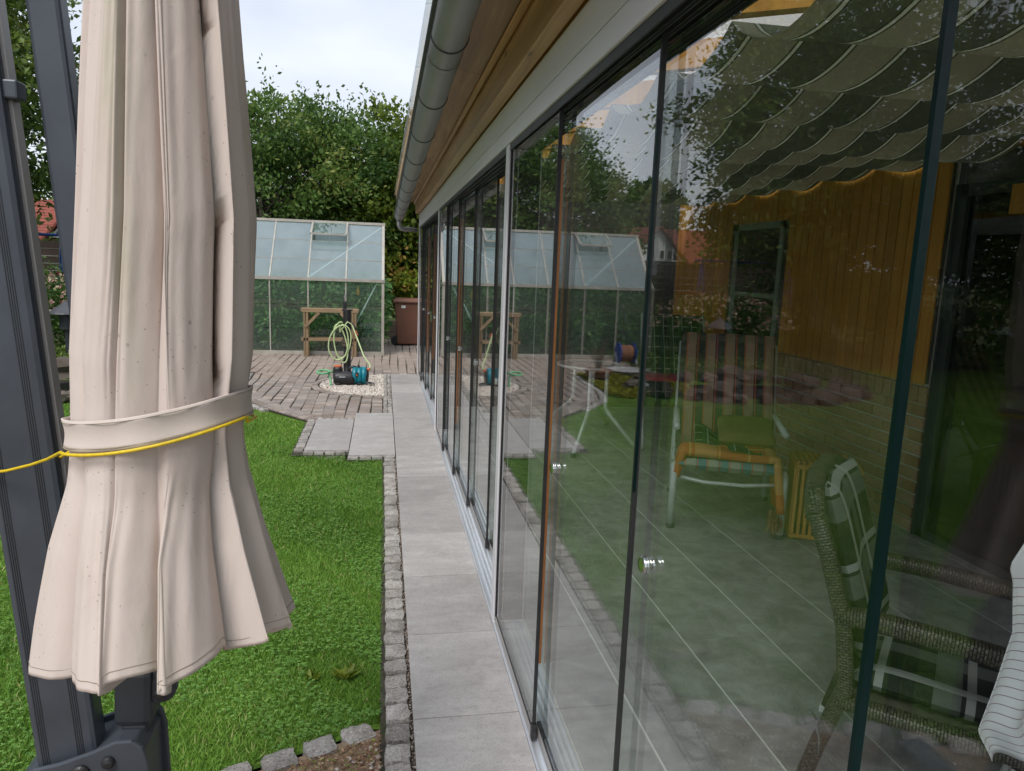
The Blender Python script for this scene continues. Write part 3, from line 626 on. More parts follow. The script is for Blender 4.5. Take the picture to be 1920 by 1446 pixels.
# ------------------------------------------------------------------ sliding glass panels
SECT = [('near', [3.03, 2.2, 1.45, .705, -.05, -.73]), ('middle', [6.86, 6.115, 5.384, 4.632, 3.888, 3.10]), ('far', [10.55, 9.86, 9.2, 8.47, 7.72, 6.93])]
ORD = ['outermost', 'second', 'third', 'fourth', 'innermost']
for sec, E in SECT:
    for k in range(5):
        x = .5215 + .025 * k; y1 = E[k] + (.035 if k else 0); y0 = E[k + 1]; ym = (y0 + y1) / 2
        side = {'near': 'nearer than the closest grey mullion', 'middle': 'between the two middle mullions', 'far': 'between the two farthest mullions'}[sec]
        lab = f'{ORD[k]} frameless sliding glass panel {side}'
        p = thing('sliding_glass_panel', lab, 'glass panel', (x, ym, .02), 0, 'sliding glass panels of the terrace room')
        t = .005
        m = MB(); m.box(x - t, x + t, y0 + .004, y1, .06, 2.085); m.build('pane', 'pane_glass', p)
        m = MB(); m.box(x - .0085, x + .0085, y0 + .012, y1 - .002, .019, .05); m.build('bottom_rail', 'alu_rail', p)
        m = MB(); m.box(x - .0065, x + .0065, y0 + .012, y1 - .002, .05, .0595); m.build('gasket', 'rubber', p)
        m = MB(); m.box(x - .0058, x + .0058, y0 - .004, y0 + .0038, .062, 2.09)
        teal = sec == 'near' and k >= 2
        m.build('edge_seal', 'glass_edge' if teal else 'rubber', p)
        if sec == 'near' and k == 1:
            m = MB(); m.box(x - .0062, x + .001, y0 - .0046, y0 - .0041, 1.15, 1.93); m.build('glass_edge', 'glass_edge', p)
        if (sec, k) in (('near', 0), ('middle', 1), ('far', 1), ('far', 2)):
            m = MB(); m.box(x + .0064, x + .015, y0 - .0015, y0 + .004, {'near': .30, 'middle': .42, 'far': .5}[sec], 1.95); m.build('reflection_strip', 'wood_reflection', p)  # added strip, imitates wood mirrored at the glass edge
        m = MB(); m.box(x - .0095, x + .0095, y0 - .012, y0 + .011, .02, .075); m.build('end_cap', 'rubber', p, bevel=.002)
        if k:
            ky = y1 - .085; mat4 = Matrix.Rotation(math.pi / 2, 4, 'Y')
            m = MB(); m.lathe([(.010, -.003), (.016, -.0025), (.0195, .0), (.0195, .0025), (.0165, .004), (.0165, .006), (.0195, .0075), (.0195, .010), (.017, .011)], 26, (x - .0163, ky, 1.0), mat4); m.build('knob', 'chrome', p, smooth=False, bevel=0)
            m = MB(); m.lathe([(.008, -.006), (.011, -.005), (.011, .0)], 18, (x + .0115, ky, 1.0), mat4); m.build('knob', 'chrome', p)

# ------------------------------------------------------------------ interior: floor, house wall, door, sails
fl = tag(MB().box(.65, XW + .6, YN, YF, -.05, .0).build('floor', 'mortar'), kind='structure')
xs = [.655, .93, 1.332, 1.732, 2.132, 2.532, 2.932, 3.332, XW + .4]
simple('grout', (.66, .67, .6), (.58, .59, .53), 20, .9, 0, 0, vary=0)
fl.data.materials[0] = MATS['grout']
fl.location.z = .0008
for i in range(len(xs) - 1):
    y = YN
    off = .6 * (i % 2)
    cuts = [YN] + [v for v in [(-.8 + off + 1.2 * k) for k in range(0, 11)] if YN + .1 < v < YF - .1] + [YF]
    for a, b in zip(cuts[:-1], cuts[1:]):
        MB().box(xs[i] + .0048, xs[i + 1] - .0048, a + .0006, b - .0006, -.004, .0035).build('floor_tile', 'floor_tile', fl)
wl = MB(); wl.box(XW + .012, XW + .25, 3.93, YF, 0, 3.2); hw = wl.build('house_wall', 'mortar', con)
WB = brick_mesh('brick', .24, .071, 'wall_brick', .02, .003)
cour = .0835; mass = MB()
for c in range(10):
    z = .012 + cour * (c + .5)
    for j in range(28):
        y = 4.06 + .25 * j + (.125 if c % 2 else 0)
        if y + .12 > YF: continue
        if y < 7.2: piece('brick', WB, hw, (XW, y, z), (0, -math.pi / 2, math.pi / 2) if False else (math.pi / 2, 0, -math.pi / 2))
        else: mass.box(XW, XW + .011, y - .12, y + .12, z - .0355, z + .0355)
    if c % 2 : mass.box(XW, XW + .011, 3.94, 4.06, z - .0355, z + .0355)
mass.build('brick_field', 'wall_brick_mass', hw)['kind'] = 'stuff'
SB = brick_mesh('brick', .071, .115, 'wall_brick', .02, .003)
for j in range(40):
    y = 3.98 + .0835 * j
    piece('brick', SB, hw, (XW - .004, y, .905), (math.pi / 2, 0, -math.pi / 2))
WY0, WY1, WZ0, WZ1 = 5.77, 6.64, .99, 2.09
pl = MB(); pl.box(XW - .012, XW + .002, 3.95, 8.1, .985, 2.98); pw = pl.build('plank_backing', 'dark_room', con)
y = 3.955; pk = .102
while y < 8.0:
    a, b = y + .0045, y + pk - .0045
    if b < WY0 or a > WY1: rng = [(.975, 2.99)]
    else: rng = [(WZ1, 2.99)]
    for z0, z1 in rng:
        MB().box(XW - .031, XW - .0125, a, b, z0, z1).build('plank', 'plank_wood', pw, bevel=.003)
    y += pk
# window in the house wall
simple('window_frame', (.2, .24, .22), (.17, .2, .18), 5, .4, 0, 0, vary=0)
MB().box(.68, XW, 8.1, 8.16, .0, 2.5).build('dark_screen', 'dark_room', con)  # dark screen added so the far room stays dark behind the reflections
m = MB(); 
for a in ((WY0, WY0 + .06, WZ0, WZ1), (WY1 - .06, WY1, WZ0, WZ1), (WY0, WY1, WZ0, WZ0 + .06), (WY0, WY1, WZ1 - .06, WZ1)): m.box(XW - .028, XW + .01, *a)
win = m.build('window', 'window_frame', con)
MB().box(XW - .026, XW + .006, WY0 + .06, WY1 - .06, 1.42, 1.455).build('window_bar', 'window_frame', win)
MB().box(XW - .013, XW - .0125 + .004, WY0 + .06, WY1 - .06, WZ0 + .06, WZ1 - .06).build('window_pane', 'house_glass', win)
MB().box(XW - .001, XW + .26, 3.915, 3.9295, 0, 2.2).build('door_reveal', 'anthracite_dark', con)
# door opening into the dark house
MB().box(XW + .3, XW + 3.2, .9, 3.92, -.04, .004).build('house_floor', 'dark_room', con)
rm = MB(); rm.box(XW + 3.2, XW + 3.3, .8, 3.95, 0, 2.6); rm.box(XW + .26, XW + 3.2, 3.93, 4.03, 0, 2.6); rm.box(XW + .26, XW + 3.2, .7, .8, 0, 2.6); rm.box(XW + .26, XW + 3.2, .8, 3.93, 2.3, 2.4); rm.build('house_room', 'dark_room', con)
dr = MB(); dr.box(XW + .02, XW + .09, 3.86, 3.93, 0, 2.2); dr.box(XW + .02, XW + .09, 2.3, 2.38, 0, 2.2); dr.box(XW + .02, XW + .09, .8, .87, 0, 2.2); dr.box(XW + .02, XW + .09, .8, 3.93, 0, .05); dr.box(XW + .02, XW + .09, .8, 3.93, 2.13, 2.2); dd = dr.build('terrace_door', 'anthracite_dark', con)
MB().box(XW + .05, XW + .056, .87, 2.3, .05, 2.13).build('door_pane', 'house_glass', dd); MB().box(XW + .05, XW + .056, 2.38, 3.86, .05, 2.13).build('door_pane', 'house_glass', dd)
MB().box(XW + .012, XW + .25, YN, 3.93, 2.2, 3.2).build('lintel_wall', 'dark_room', con)
MB().box(XW - .06, XW + .01, YN, 4.12, 2.36, 2.5).build('lintel_beam', 'plank_wood', con, bevel=.004)
MB().box(XW - .03, XW + .01, YN, 3.5, 2.0, 2.16).build('lintel_beam', 'plank_wood', con, bevel=.004)
MB().box(XW + .012, XW + .25, YN, .8, 0, 2.2).build('house_wall', 'plank_wood', con)
# end walls
MB().box(.66, XW, YN - .022, YN - .01, 0, 2.5).build('light_inlet_pane', 'clear_glass', con)  # unseen near end, glazed to let skylight brighten the room
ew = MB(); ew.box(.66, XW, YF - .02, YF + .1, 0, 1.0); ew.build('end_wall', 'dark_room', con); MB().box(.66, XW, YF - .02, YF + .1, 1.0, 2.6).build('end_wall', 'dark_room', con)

ORDN = ['first', 'second', 'third', 'fourth', 'fifth', 'sixth', 'seventh', 'eighth', 'ninth', 'tenth', 'eleventh', 'twelfth', 'thirteenth']
# shade sails hanging in swags under the roof
t = NT('sail_fabric'); sp = t.sep(t.n('ShaderNodeTexCoord').outputs['UV'])
f = t.math('FRACT', t.math('DIVIDE', sp[0], .36)); a = t.math('LESS_THAN', f, .5)
e = t.math('ABSOLUTE', t.math('SUBTRACT', t.math('FRACT', t.math('DIVIDE', sp[0], .18)), .5)); ed = t.math('GREATER_THAN', e, .465); ed2 = t.math('GREATER_THAN', e, .43)
c = t.mix(a, (.165, .172, .138), (.31, .295, .23)); c = t.mix(ed2, c, (.06, .07, .05)); c = t.mix(ed, c, (.5, .5, .43))
t.bsdf(c, .9, 0, t.bump(t.noise(t.coords(), 300, 2), .2, .002), .1, .68)
for k in range(-4, 9):
    ya = 2.2 + .6 * k; yb = ya + .6; sg = .11 + random.uniform(-.02, .02)
    def sail(a, b, ya=ya, sg=sg, ph=random.uniform(0, 6)):
        x = 1.04 + 2.3 * a; z = 2.385 + .03 * a - sg * math.sin(math.pi * b) ** .8 + .008 * math.sin(a * 9 + ph) * math.sin(math.pi * b)
        return (x, ya + .6 * b + .004 * math.sin(a * 12 + ph), z)
    m = MB(); m.grid(sail, 60, 14, lambda a, b, s=(k % 2) * .18: (2.28 * a + s + 10, b))
    ob = m.build('shade_sail', 'sail_fabric', None, smooth=True, solid=.002)
    tag(ob, ORDN[k + 4] + ' striped dark and beige shade sail swag, counted from the camera end', 'shade sail', 'swagged shade sails under the terrace roof')
# ------------------------------------------------------------------ closed cantilever parasol
par = thing('cantilever_parasol', 'closed beige cantilever parasol tied to its slanting anthracite pole', 'parasol', (-.62, 1.55, 0))
AX = [(2.75, -.358, .066), (2.3, -.362, .092), (2.03, -.366, .112), (1.69, -.372, .141), (1.45, -.390, .149), (1.31, -.398, .141), (1.22, -.402, .150), (1.1, -.406, .180), (.95, -.402, .214), (.84, -.396, .240)]
AX.sort()
def ax_at(z):
    zs = [a[0] for a in AX]; return float(np.interp(z, zs, [a[1] for a in AX])), float(np.interp(z, zs, [a[2] for a in AX]))
rs = np.random.default_rng(8); NF = 15
wts = rs.choice([.5, .8, 1.2, 1.9], NF) * rs.uniform(.85, 1.15, NF); cum = np.concatenate([[0], np.cumsum(wts)]) / wts.sum()
famp = rs.uniform(.7, 1.3, NF); fph = rs.uniform(-3, 3, NF); fsk = rs.choice([-1, 1], NF) * rs.uniform(.5, 1.25, NF); ftip = rs.uniform(-.05, .05, NF); frho = rs.uniform(.90, 1.07, NF); fgam = rs.choice([.5, .62, .8, 1.3, 1.7, 2.1], NF)
def canopy_pt(a, z, off=0.0):
    u = a % 1.0; k = min(int(np.searchsorted(cum, u, side='right')) - 1, NF - 1); wd = cum[k + 1] - cum[k]; q = (u - cum[k]) / wd
    cx_, Rr = ax_at(z); fl_ = float(np.interp(z, [.84, 1.12, 1.26, 1.31, 1.4, 1.6, 2.3], [1.0, .8, .5, .42, .55, .75, .95]))
    dep = .40 * fl_ * famp[k] * (1 + .25 * math.sin(3.3 * z + fph[k])); dep = min(dep, .62)
    g = q ** (fgam[k] + .12 * math.sin(2.7 * z + fph[k]))
    s = (1 - abs(2 * g - 1) ** 2.6) ** .8
    pin = float(np.interp(z, [1.2, 1.285, 1.34, 1.45], [0, 1, 1, 0]))
    crest = frho[k] * (1 - pin) + pin
    rad = Rr * (crest * (1.0 - dep) + crest * dep * s * 1.08) + off
    shift = (1 if fgam[k] < 1 else -1) * abs(fsk[k]) * -.5 * fl_ * wd * math.sin(math.pi * q) ** 1.5
    th = 2 * math.pi * (u + shift) + .05 * math.sin(2.2 * z + fph[k]) * s + 1.1
    rad *= 1 + .022 * math.sin(4.1 * z + fph[k] * 3) * s * (1 - pin)
    rad *= 1 + (.010 * math.sin(2 * math.pi * 31 * u + 5 * z + fph[k]) + .007 * math.sin(2 * math.pi * 53 * u - 9 * z)) * fl_ * (1 - pin)
    return (cx_ + rad * math.cos(th), 1.38 + rad * math.sin(th) * .92, z)
def hem_z(a):
    u = a % 1.0; k = min(int(np.searchsorted(cum, u, side='right')) - 1, NF - 1); q = (u - cum[k]) / (cum[k + 1] - cum[k]); s = math.sin(math.pi * q)
    x, y, z = canopy_pt(a, .86); right = (x + .402) / .25
    return .872 + .21 * (1.38 - y) + .045 * max(right, 0) ** 2 + .012 * right + ftip[k] * (q - .5) * min(1, s * 3) + .012 * math.sin(fph[k]) * s - .02 * (1 - s) * (y > 1.38)
ZT = 2.72
def cpt(a, b):
    h = hem_z(a); z = h + (ZT - h) * b ** 1.15; return canopy_pt(a, z)
m = MB(); m.grid(cpt, 640, 130, wrap=True); m.uv = None
can = m.build('canopy', 'canopy_fabric', par, smooth=True, solid=.0022)
pts = []
for i in range(720):
    a = i / 720; pts.append(canopy_pt(a, hem_z(a) + .017, .0016))
MB().tube(pts, .0007, 4, closed=True).build('hem_stitching', 'stitch', can)
# upper vent flap
m = MB(); m.grid(lambda a, b: (-.375 + (.09 + .055 * b + .012 * math.sin(a * 50)) * math.cos(a * 6.2832), 1.38 + (.09 + .055 * b + .012 * math.sin(a * 50)) * math.sin(a * 6.2832), 2.42 - .2 * b), 60, 6, wrap=True); m.uv = None
m.build('vent_flap', 'canopy_fabric', par, smooth=True, solid=.002)
# strap
def strap_c(a, lift=0.0, off=.006):
    th = 2 * math.pi * a; cx_, Rr = ax_at(1.31); r = Rr * (1.06 + .01 * math.sin(3 * th + 1) + .008 * math.sin(7 * th)) + off
    x = cx_ + r * math.cos(th); return (x, 1.38 + r * math.sin(th) * .93, 1.318 + .17 * (x - cx_) + .02 * ((x - cx_) / .17) ** 2 + .13 * max(0, -r * math.sin(th)) + lift)
m = MB(); m.grid(lambda a, b: strap_c(a, -.026 + .052 * b, .006 - .004 * math.sin(math.pi * b) + .0015 * math.sin(a * 60)), 160, 6, wrap=True); m.uv = None
m.build('tie_strap', 'strap_fabric', par, smooth=True, solid=.003)
for dz in (-.021, .021): MB().tube([strap_c(k / 200, dz, .0075) for k in range(200)], .0007, 4, closed=True).build('strap_stitching', 'stitch', par)
# pole, arm, hub
pA, pB = Vector((-.682, 1.62, .46)), Vector((-.825, 1.62, 2.6)); pd = (pB - pA).normalized()
def bx(name, mat, a, b, wd, th, bev=.006, twist=0.0, par_=par):
    m = MB(); up = Matrix.Rotation(twist, 3, (Vector(b) - Vector(a)).normalized()) @ Vector((0, 1, 0)); m.bar(a, b, wd, th, up); return m.build(name, mat, par_, bevel=bev)
pole = bx('pole', 'anthracite', pA, pB, .124, .08, .012, .12)
sxv = Matrix.Rotation(.12, 3, pd) @ Vector((1, 0, 0)); fy = pd.cross(sxv).normalized(); fy = fy if fy.y < 0 else -fy
for o_ in (-.047, -.043, -.039, -.035, .022, .026, .030, .034):
    c0 = sxv * o_ + fy * .0403; m = MB(); m.bar(pA + c0, pB + c0, .0016, .0016, (0, 1, 0)); m.build('pole_groove', 'anthracite_dark', pole)
m = MB(); c0 = sxv * .0665; m.bar(pA + c0 + pd * .55, pB + c0, .010, .03, (0, 1, 0)); m.build('guide_rail', 'alu_rail', pole)
m = MB(); c0 = sxv * .074 + fy * .012; m.box(-.014, .014, -.02, .02, -.018, .018, Matrix.Translation(pA + c0 + pd * 1.47)); cl = m.build('cord_cleat', 'anthracite', pole, bevel=.004)
aA, aB = Vector((-.552, 1.66, .62)), Vector((-.688, 1.66, 2.6))
bx('arm', 'anthracite', aA, aB, .062, .05, .008)
bx('arm_slider', 'anthracite_dark', (-.557, 1.655, .555), (-.550, 1.655, .70), .085, .085, .018)
m = MB(); m.lathe([(.03, -.018), (.034, -.01), (.034, .01), (.03, .018)], 18, (-.497, 1.64, .640), Matrix.Rotation(math.pi / 2, 4, 'X')); m.box(-.51, -.49, 1.62, 1.66, .61, .69); m.build('slider_lug', 'anthracite_dark', par, bevel=.004)
MB().lathe([(.012, 0), (.013, .006), (.008, .011)], 14, (-.497, 1.622, .633), Matrix.Rotation(math.pi / 2, 4, 'X')).build('bolt', 'black_plastic', par)
bx('arm_foot', 'anthracite_dark', (-.56, 1.65, .49), (-.555, 1.65, .56), .055, .06, .006)
prof = [(-.805, .30), (-.8, .42), (-.775, .462), (-.74, .476), (-.69, .485), (-.62, .508), (-.575, .528), (-.54, .528), (-.518, .51), (-.508, .47), (-.505, .30)]
for yy in (1.555, 1.70):
    MB().prism(prof, lambda x, z, q=yy: (x, q, z + .036), lambda x, z, q=yy: (x, q + .012, z + .036)).build('hub_plate', 'anthracite', par, bevel=.004)
MB().prism([(-.795, .32), (-.787, .43), (-.76, .462), (-.69, .472), (-.62, .494), (-.575, .514), (-.54, .512), (-.52, .49), (-.52, .32)], lambda x, z: (x, 1.568, z + .036), lambda x, z: (x, 1.7, z + .036)).build('hub_body', 'anthracite', par, bevel=.004)
for x, z, r in ((-.752, .437, .017), (-.645, .462, .019), (-.588, .483, .014), (-.585, .425, .034), (-.75, .34, .017), (-.65, .34, .018)):
    MB().lathe([(r, 0), (r, .006), (r * .8, .011), (r * .3, .014)], 18, (x, 1.555, z + .036), Matrix.Rotation(math.pi / 2, 4, 'X')).build('bolt', 'black_plastic', par, smooth=False)
MB().lathe([(.09, .03), (.09, .06), (.055, .08), (.055, .345)], 20, (-.655, 1.63, 0)).build('base_post', 'anthracite', par)
MB().box(-1.08, -.23, 1.58, 1.68, -.005, .03).box(-.705, -.605, 1.2, 2.02, -.005, .0295).build('cross_base', 'anthracite', par, bevel=.005)
# yellow cord holding canopy to pole
cp = [(-.797, 1.59, 1.175), (-.795, 1.565, 1.177), (-.735, 1.535, 1.19), (-.66, 1.47, 1.22), (-.60, 1.40, 1.25)]
th0 = 3.6
for k in range(22):
    a = th0 + (6.05 - th0) * k / 21; x, y, z = strap_c(a / (2 * math.pi), -.028, .012); cp.append((x, y, z + .006 * k / 21 - .004))
for k in range(10):
    a = 6.05 + 3.0 * k / 9; x, y, z = strap_c(a / (2 * math.pi), -.035, .012); cp.append((x, y, z))
cp += [(-.66, 1.6, 1.2), (-.72, 1.67, 1.18), (-.79, 1.672, 1.172), (-.803, 1.63, 1.172)]
tag(MB().tube(cp, .0029, 8, closed=True).build('yellow_rope', 'yellow_cord', None, smooth=True), 'thin yellow rope looped around the parasol and its pole', 'rope')

# ------------------------------------------------------------------ furniture behind the glass
# rattan armchair
def weave():
    t = NT('rattan'); uv = t.n('ShaderNodeTexCoord').outputs['Object']; s = t.sep(uv)
    br = t.n('ShaderNodeTexBrick'); mp = t.n('ShaderNodeMapping'); t.l(t.n('ShaderNodeTexCoord').outputs['UV'], mp.inputs['Vector']); t.l(mp.outputs[0], br.inputs['Vector'])
    br.inputs['Scale'].default_value = 1; br.inputs['Brick Width'].default_value = .0175; br.inputs['Row Height'].default_value = .0085; br.inputs['Mortar Size'].default_value = .0016; br.inputs['Mortar Smooth'].default_value = .8
    br.inputs['Color1'].default_value = (.115, .098, .07, 1); br.inputs['Color2'].default_value = (.055, .048, .036, 1); br.inputs['Mortar'].default_value = (.012, .01, .008, 1)
    inv = t.math('SUBTRACT', 1., br.outputs['Fac'])
    t.bsdf(br.outputs['Color'], .42, 0, t.bump(inv, 1., .006), .5)
weave()
def wtube(m, pts, rx, ry=None, n=14, square=.0):
    """woven tube with a uv in metres"""
    P = [Vector(p) for p in pts]; L = [0]
    for a, b in zip(P[:-1], P[1:]): L.append(L[-1] + (b - a).length)
    ry = ry or rx; b0 = len(m.v)
    if m.uv is None: m.uv = [(0, 0)] * b0
    prev = None
    for i, p in enumerate(P):
        d = (P[min(i + 1, len(P) - 1)] - P[max(i - 1, 0)]).normalized()
        if prev is None: u = d.cross(Vector((0, 0, 1)) if abs(d.z) < .9 else Vector((1, 0, 0))).normalized()
        else: u = (prev - d * prev.dot(d)).normalized()
        prev = u; q = d.cross(u)
        for k in range(n + 1):
            a = 2 * math.pi * k / n; c_, s_ = math.cos(a), math.sin(a); e = (abs(c_) ** 4 + abs(s_) ** 4) ** (-.25) if square else 1
            m.v.append(tuple(p + u * (c_ * rx * e) + q * (s_ * ry * e))); m.uv.append((a * (rx + ry) / 2 , L[i]))
    for i in range(len(P) - 1):
        for k in range(n): a = b0 + i * (n + 1) + k; m.f.append((a, a + 1, a + n + 2, a + n + 1))
    m.f.append(tuple(b0 + k for k in range(n))[::-1]); m.f.append(tuple(b0 + (len(P) - 1) * (n + 1) + k for k in range(n)))
def lerp(a, b, t): return tuple(x + (y - x) * t for x, y in zip(a, b))
def seg(a, b, n=6): return [lerp(a, b, k / n) for k in range(n + 1)]
RCA = math.atan2(-.68, .73)
rc = thing('rattan_armchair', 'brown woven rattan armchair with dark tartan cushions behind the nearest glass', 'armchair', (1.545, 1.985, 0), RCA)
# local: x forward, y left(+)/right; near side is y=-.28
W2, DP = .27, .52
for s, nm in ((-1, 'a'), (1, 'b')):
    yb = s * W2
    m = MB(); wtube(m, [(-.08, yb, .03), (-.04, yb, .2), (.02, yb, .42), (-.005, yb, .62), (-.07, yb, .82), (-.115, yb * .97, .93)], .027, .024, 14, 1); m.build('back_leg', 'rattan', rc, smooth=True, local=True)
    m = MB(); wtube(m, seg((DP, yb, .03), (DP, yb, .6)), .026, .025, 14, 1); m.build('front_leg', 'rattan', rc, smooth=True, local=True)
    m = MB(); wtube(m, [(-.03, yb, .635), (.05, yb, .645), (.2, yb, .645), (.4, yb, .635), (DP - .01, yb, .625), (DP + .03, yb, .6)], .03, .026, 14, 1); m.build('armrest', 'rattan', rc, smooth=True, local=True)
    m = MB(); wtube(m, seg((.0, yb, .37), (DP, yb, .37)), .03, .022, 12, 1); m.build('seat_rail', 'rattan', rc, smooth=True, local=True)
    for x in (-.08, DP):
        MB().box(x - .028, x + .028, yb - .026, yb + .026, .004, .032).build('foot_cap', 'white_cap', rc, bevel=.004, local=True)
m = MB(); wtube(m, [(-.115, -W2, .92), (-.137, -W2 * .75, .985), (-.15, -.1, 1.01), (-.15, .1, 1.01), (-.137, W2 * .75, .985), (-.115, W2, .92)], .028, .025, 14, 1); m.build('top_rail', 'rattan', rc, smooth=True, local=True)
m = MB(); wtube(m, seg((DP, -W2, .37), (DP, W2, .37)), .03, .022, 12, 1); m.build('seat_rail', 'rattan', rc, smooth=True, local=True)
m = MB(); m.grid(lambda a, b: (-.005 - .19 * max(b - .3, 0) - .02 * math.sin(math.pi * a), -W2 + 2 * W2 * a, .38 + .62 * b), 12, 12, lambda a, b: (2 * W2 * a, .62 * b)); m.build('back_panel', 'rattan', rc, smooth=True, solid=.012, local=True)
MB().box(.0, DP, -W2, W2, .375, .385).build('seat_panel', 'rattan_dark', rc, local=True)
plaid('tartan_dark', (.02, .022, .02), [(.235, .3, .1, (.12, .13, .12), .8, 0), (.235, .3, .3, (.12, .13, .12), .7, 1), (.235, .1, .75, (.3, .31, .3), .8, 0), (.235, .12, .85, (.31, .32, .31), .8, 1)], kind='UV')
def cushion(name, parent, fn, uvs, th, mat, local=True):
    """padded quilt: fn(a,b)->(point, normal) front surface; thickness th with rounded rim"""
    m = MB()
    for sgn in (1, -1):
        def f(a, b, sgn=sgn):
            p, nrm = fn(a, b); e = (max(0., 1 - abs(2 * a - 1) ** 6) * max(0., 1 - abs(2 * b - 1) ** 6)) ** .5
            return tuple(Vector(p) + Vector(nrm) * (sgn * th / 2 * e))
        m.grid(f, 24, 24, lambda a, b: (uvs[0] * a, uvs[1] * b))
    return m.build(name, mat, parent, smooth=True, local=local)
def seatf(a, b): return (.03 + .5 * a, -.24 + .48 * b, .425 + .008 * math.sin(a * 7) * math.sin(b * 5)), (0, 0, 1)
def backf(a, b): return (.05 - .12 * a - .03 * math.sin(math.pi * b), -.235 + .47 * b, .45 + .56 * a), (.97, 0, .2)
cs = thing('tartan_seat_cushion', 'dark grey and white tartan seat cushion in the rattan armchair', 'cushion', (1.545, 1.985, .4), RCA)
cushion('padding', cs, lambda a, b: ((.03 + .5 * a, -.235 + .47 * b, .03 + .006 * math.sin(a * 7) * math.sin(b * 5)), (0, 0, 1)), (.5, .47), .085, 'tartan_dark')
cs = thing('tartan_back_cushion', 'dark grey and white tartan cushion leaning on the rattan chair back', 'cushion', (1.545, 1.985, .45), RCA)
cushion('padding', cs, lambda a, b: ((.075 - .17 * a - .03 * math.sin(math.pi * b), -.23 + .46 * b, .02 + .54 * a), (.93, 0, .35)), (.56, .46), .09, 'tartan_dark')
m = MB(); m.tube([(-.045, -.3, .30), (-.06, -.31, .33), (-.08, -.325, .32), (-.07, -.33, .29), (-.05, -.312, .30), (-.03, -.325, .26), (-.025, -.33, .21)], .004, 6); m.build('tie_ribbon', 'tartan_dark', rc, smooth=True, local=True)

# white striped cloth on a small clothes airer
ar = thing('clothes_airer', 'slim white clothes airer at the right edge behind the nearest glass', 'airer', (1.62, 1.3, 0))
for a, b in (((1.56, 1.30, 1.2), (2.2, 1.34, 1.2)), ((1.72, 1.31, 1.2), (1.72, 1.0, .004)), ((2.1, 1.33, 1.2), (2.1, 1.02, .004)), ((1.72, 1.31, 1.2), (1.74, 1.62, .004)), ((2.1, 1.33, 1.2), (2.12, 1.62, .004))): MB().tube([a, b], .009, 8).build('rod', 'white_tube', ar, smooth=True)
t = NT('striped_cloth'); sp = t.sep(t.n('ShaderNodeTexCoord').outputs['UV']); f = t.math('FRACT', t.math('DIVIDE', sp[1], .022)); low = t.math('LESS_THAN', sp[1], .46)
c = t.mix(t.math('MULTIPLY', t.math('LESS_THAN', f, .1), low), (.72, .72, .74), (.3, .24, .24)); t.bsdf(c, .85, 0, t.bump(t.noise(t.coords(), 250, 2), .2, .002), .1, .25)
XLZ = ([.50, .535, .61, .72, .85, .97, 1.01, 1.07, 1.2], [1.405, 1.402, 1.354, 1.385, 1.412, 1.392, 1.376, 1.408, 1.48])
def cl(a, b):
    z = .525 + .68 * b + (.012 * math.sin(a * 16 + .5) * max(0, 1 - a * 1.2)) * (1 - b) ** 2
    x = float(np.interp(z, *XLZ)) + .5 * a
    return (x, 1.285 + (.014 * math.sin(a * 26 + 2.2 * b) + .01 * math.sin(a * 9)) * (1.1 - .5 * b), z)
m = MB(); m.grid(cl, 60, 40, lambda a, b: (.42 * a, .66 * b)); tag(m.build('striped_cloth', 'striped_cloth', None, smooth=True, solid=.002), 'white cloth with thin stripes hanging at the right edge', 'cloth')

# garden chair with checked cushion
P0 = Vector((1.829, 4.174, 0)); rz = math.atan2(-.26, .63)
gc = thing('garden_chair', 'white tubular garden chair with striped high-back cushion in the terrace room', 'chair', (P0.x, P0.y, 0), rz)
CW = .665; CD = .78
for x in (0, CW):
    MB().tube([(x, 0, .012), (x, 0, .36), (x, .03, .40), (x, .1, .405)], .024, 14).build('leg', 'white_tube', gc, smooth=True, local=True)
    MB().tube([(x, CD, .012), (x, CD - .02, .4), (x, CD - .05, .62), (x, CD - .12, .66), (x, .1, .64)], .02, 12).build('rear_leg', 'white_tube', gc, smooth=True, local=True)
    MB().tube([(x, .05, .385), (x, .5, .36), (x, .72, .7), (x, .9, 1.12)], .013, 10).build('frame_rail', 'white_tube', gc, smooth=True, local=True)
    for y in (0, CD): MB().lathe([(.026, 0), (.027, .02), (.025, .03)], 14, (x, y, .004)).build('foot_cap', 'slate', gc, local=True)
MB().tube([(0, .02, .345), (.18, -.01, .325), (.42, -.01, .325), (CW, .02, .345)], .012, 10).build('cross_bar', 'white_tube', gc, smooth=True, local=True)
MB().tube([(0, .62, .36), (CW, .62, .36)], .012, 10).build('cross_bar', 'white_tube', gc, smooth=True, local=True)
MB().tube([(0, .9, 1.12), (CW, .9, 1.12)], .013, 10).build('cross_bar', 'white_tube', gc, smooth=True, local=True)
plaid('check_cushion', (.6, .48, .34), [(.135, .48, .2, (.04, .19, .26), .8, 0), (.16, .5, .0, (.08, .2, .22), .55, 1), (.135, .06, .15, (.5, .13, .06), .8, 0), (.135, .06, .7, (.5, .13, .06), .8, 0)], kind='UV')
plaid('stripe_cushion', (.36, .235, .175), [(.135, .5, .2, (.02, .035, .045), .9, 0), (.135, .07, .14, (.45, .1, .05), .85, 0), (.135, .07, .69, (.45, .1, .05), .85, 0), (.25, .2, .0, (.2, .15, .12), .35, 1)], kind='UV')
gu = thing('check_seat_cushion', 'thick blue, orange and beige checked seat cushion on the white garden chair', 'cushion', (P0.x, P0.y, .4), rz)
cushion('padding', gu, lambda a, b: ((.02 + .63 * a, -.03 + .56 * b, .035 - .03 * b), (0, 0, 1)), (.63, .56), .10, 'check_cushion')
gu2 = thing('striped_back_cushion', 'high striped brown and dark back cushion on the white garden chair', 'cushion', (P0.x, P0.y, .4), rz)
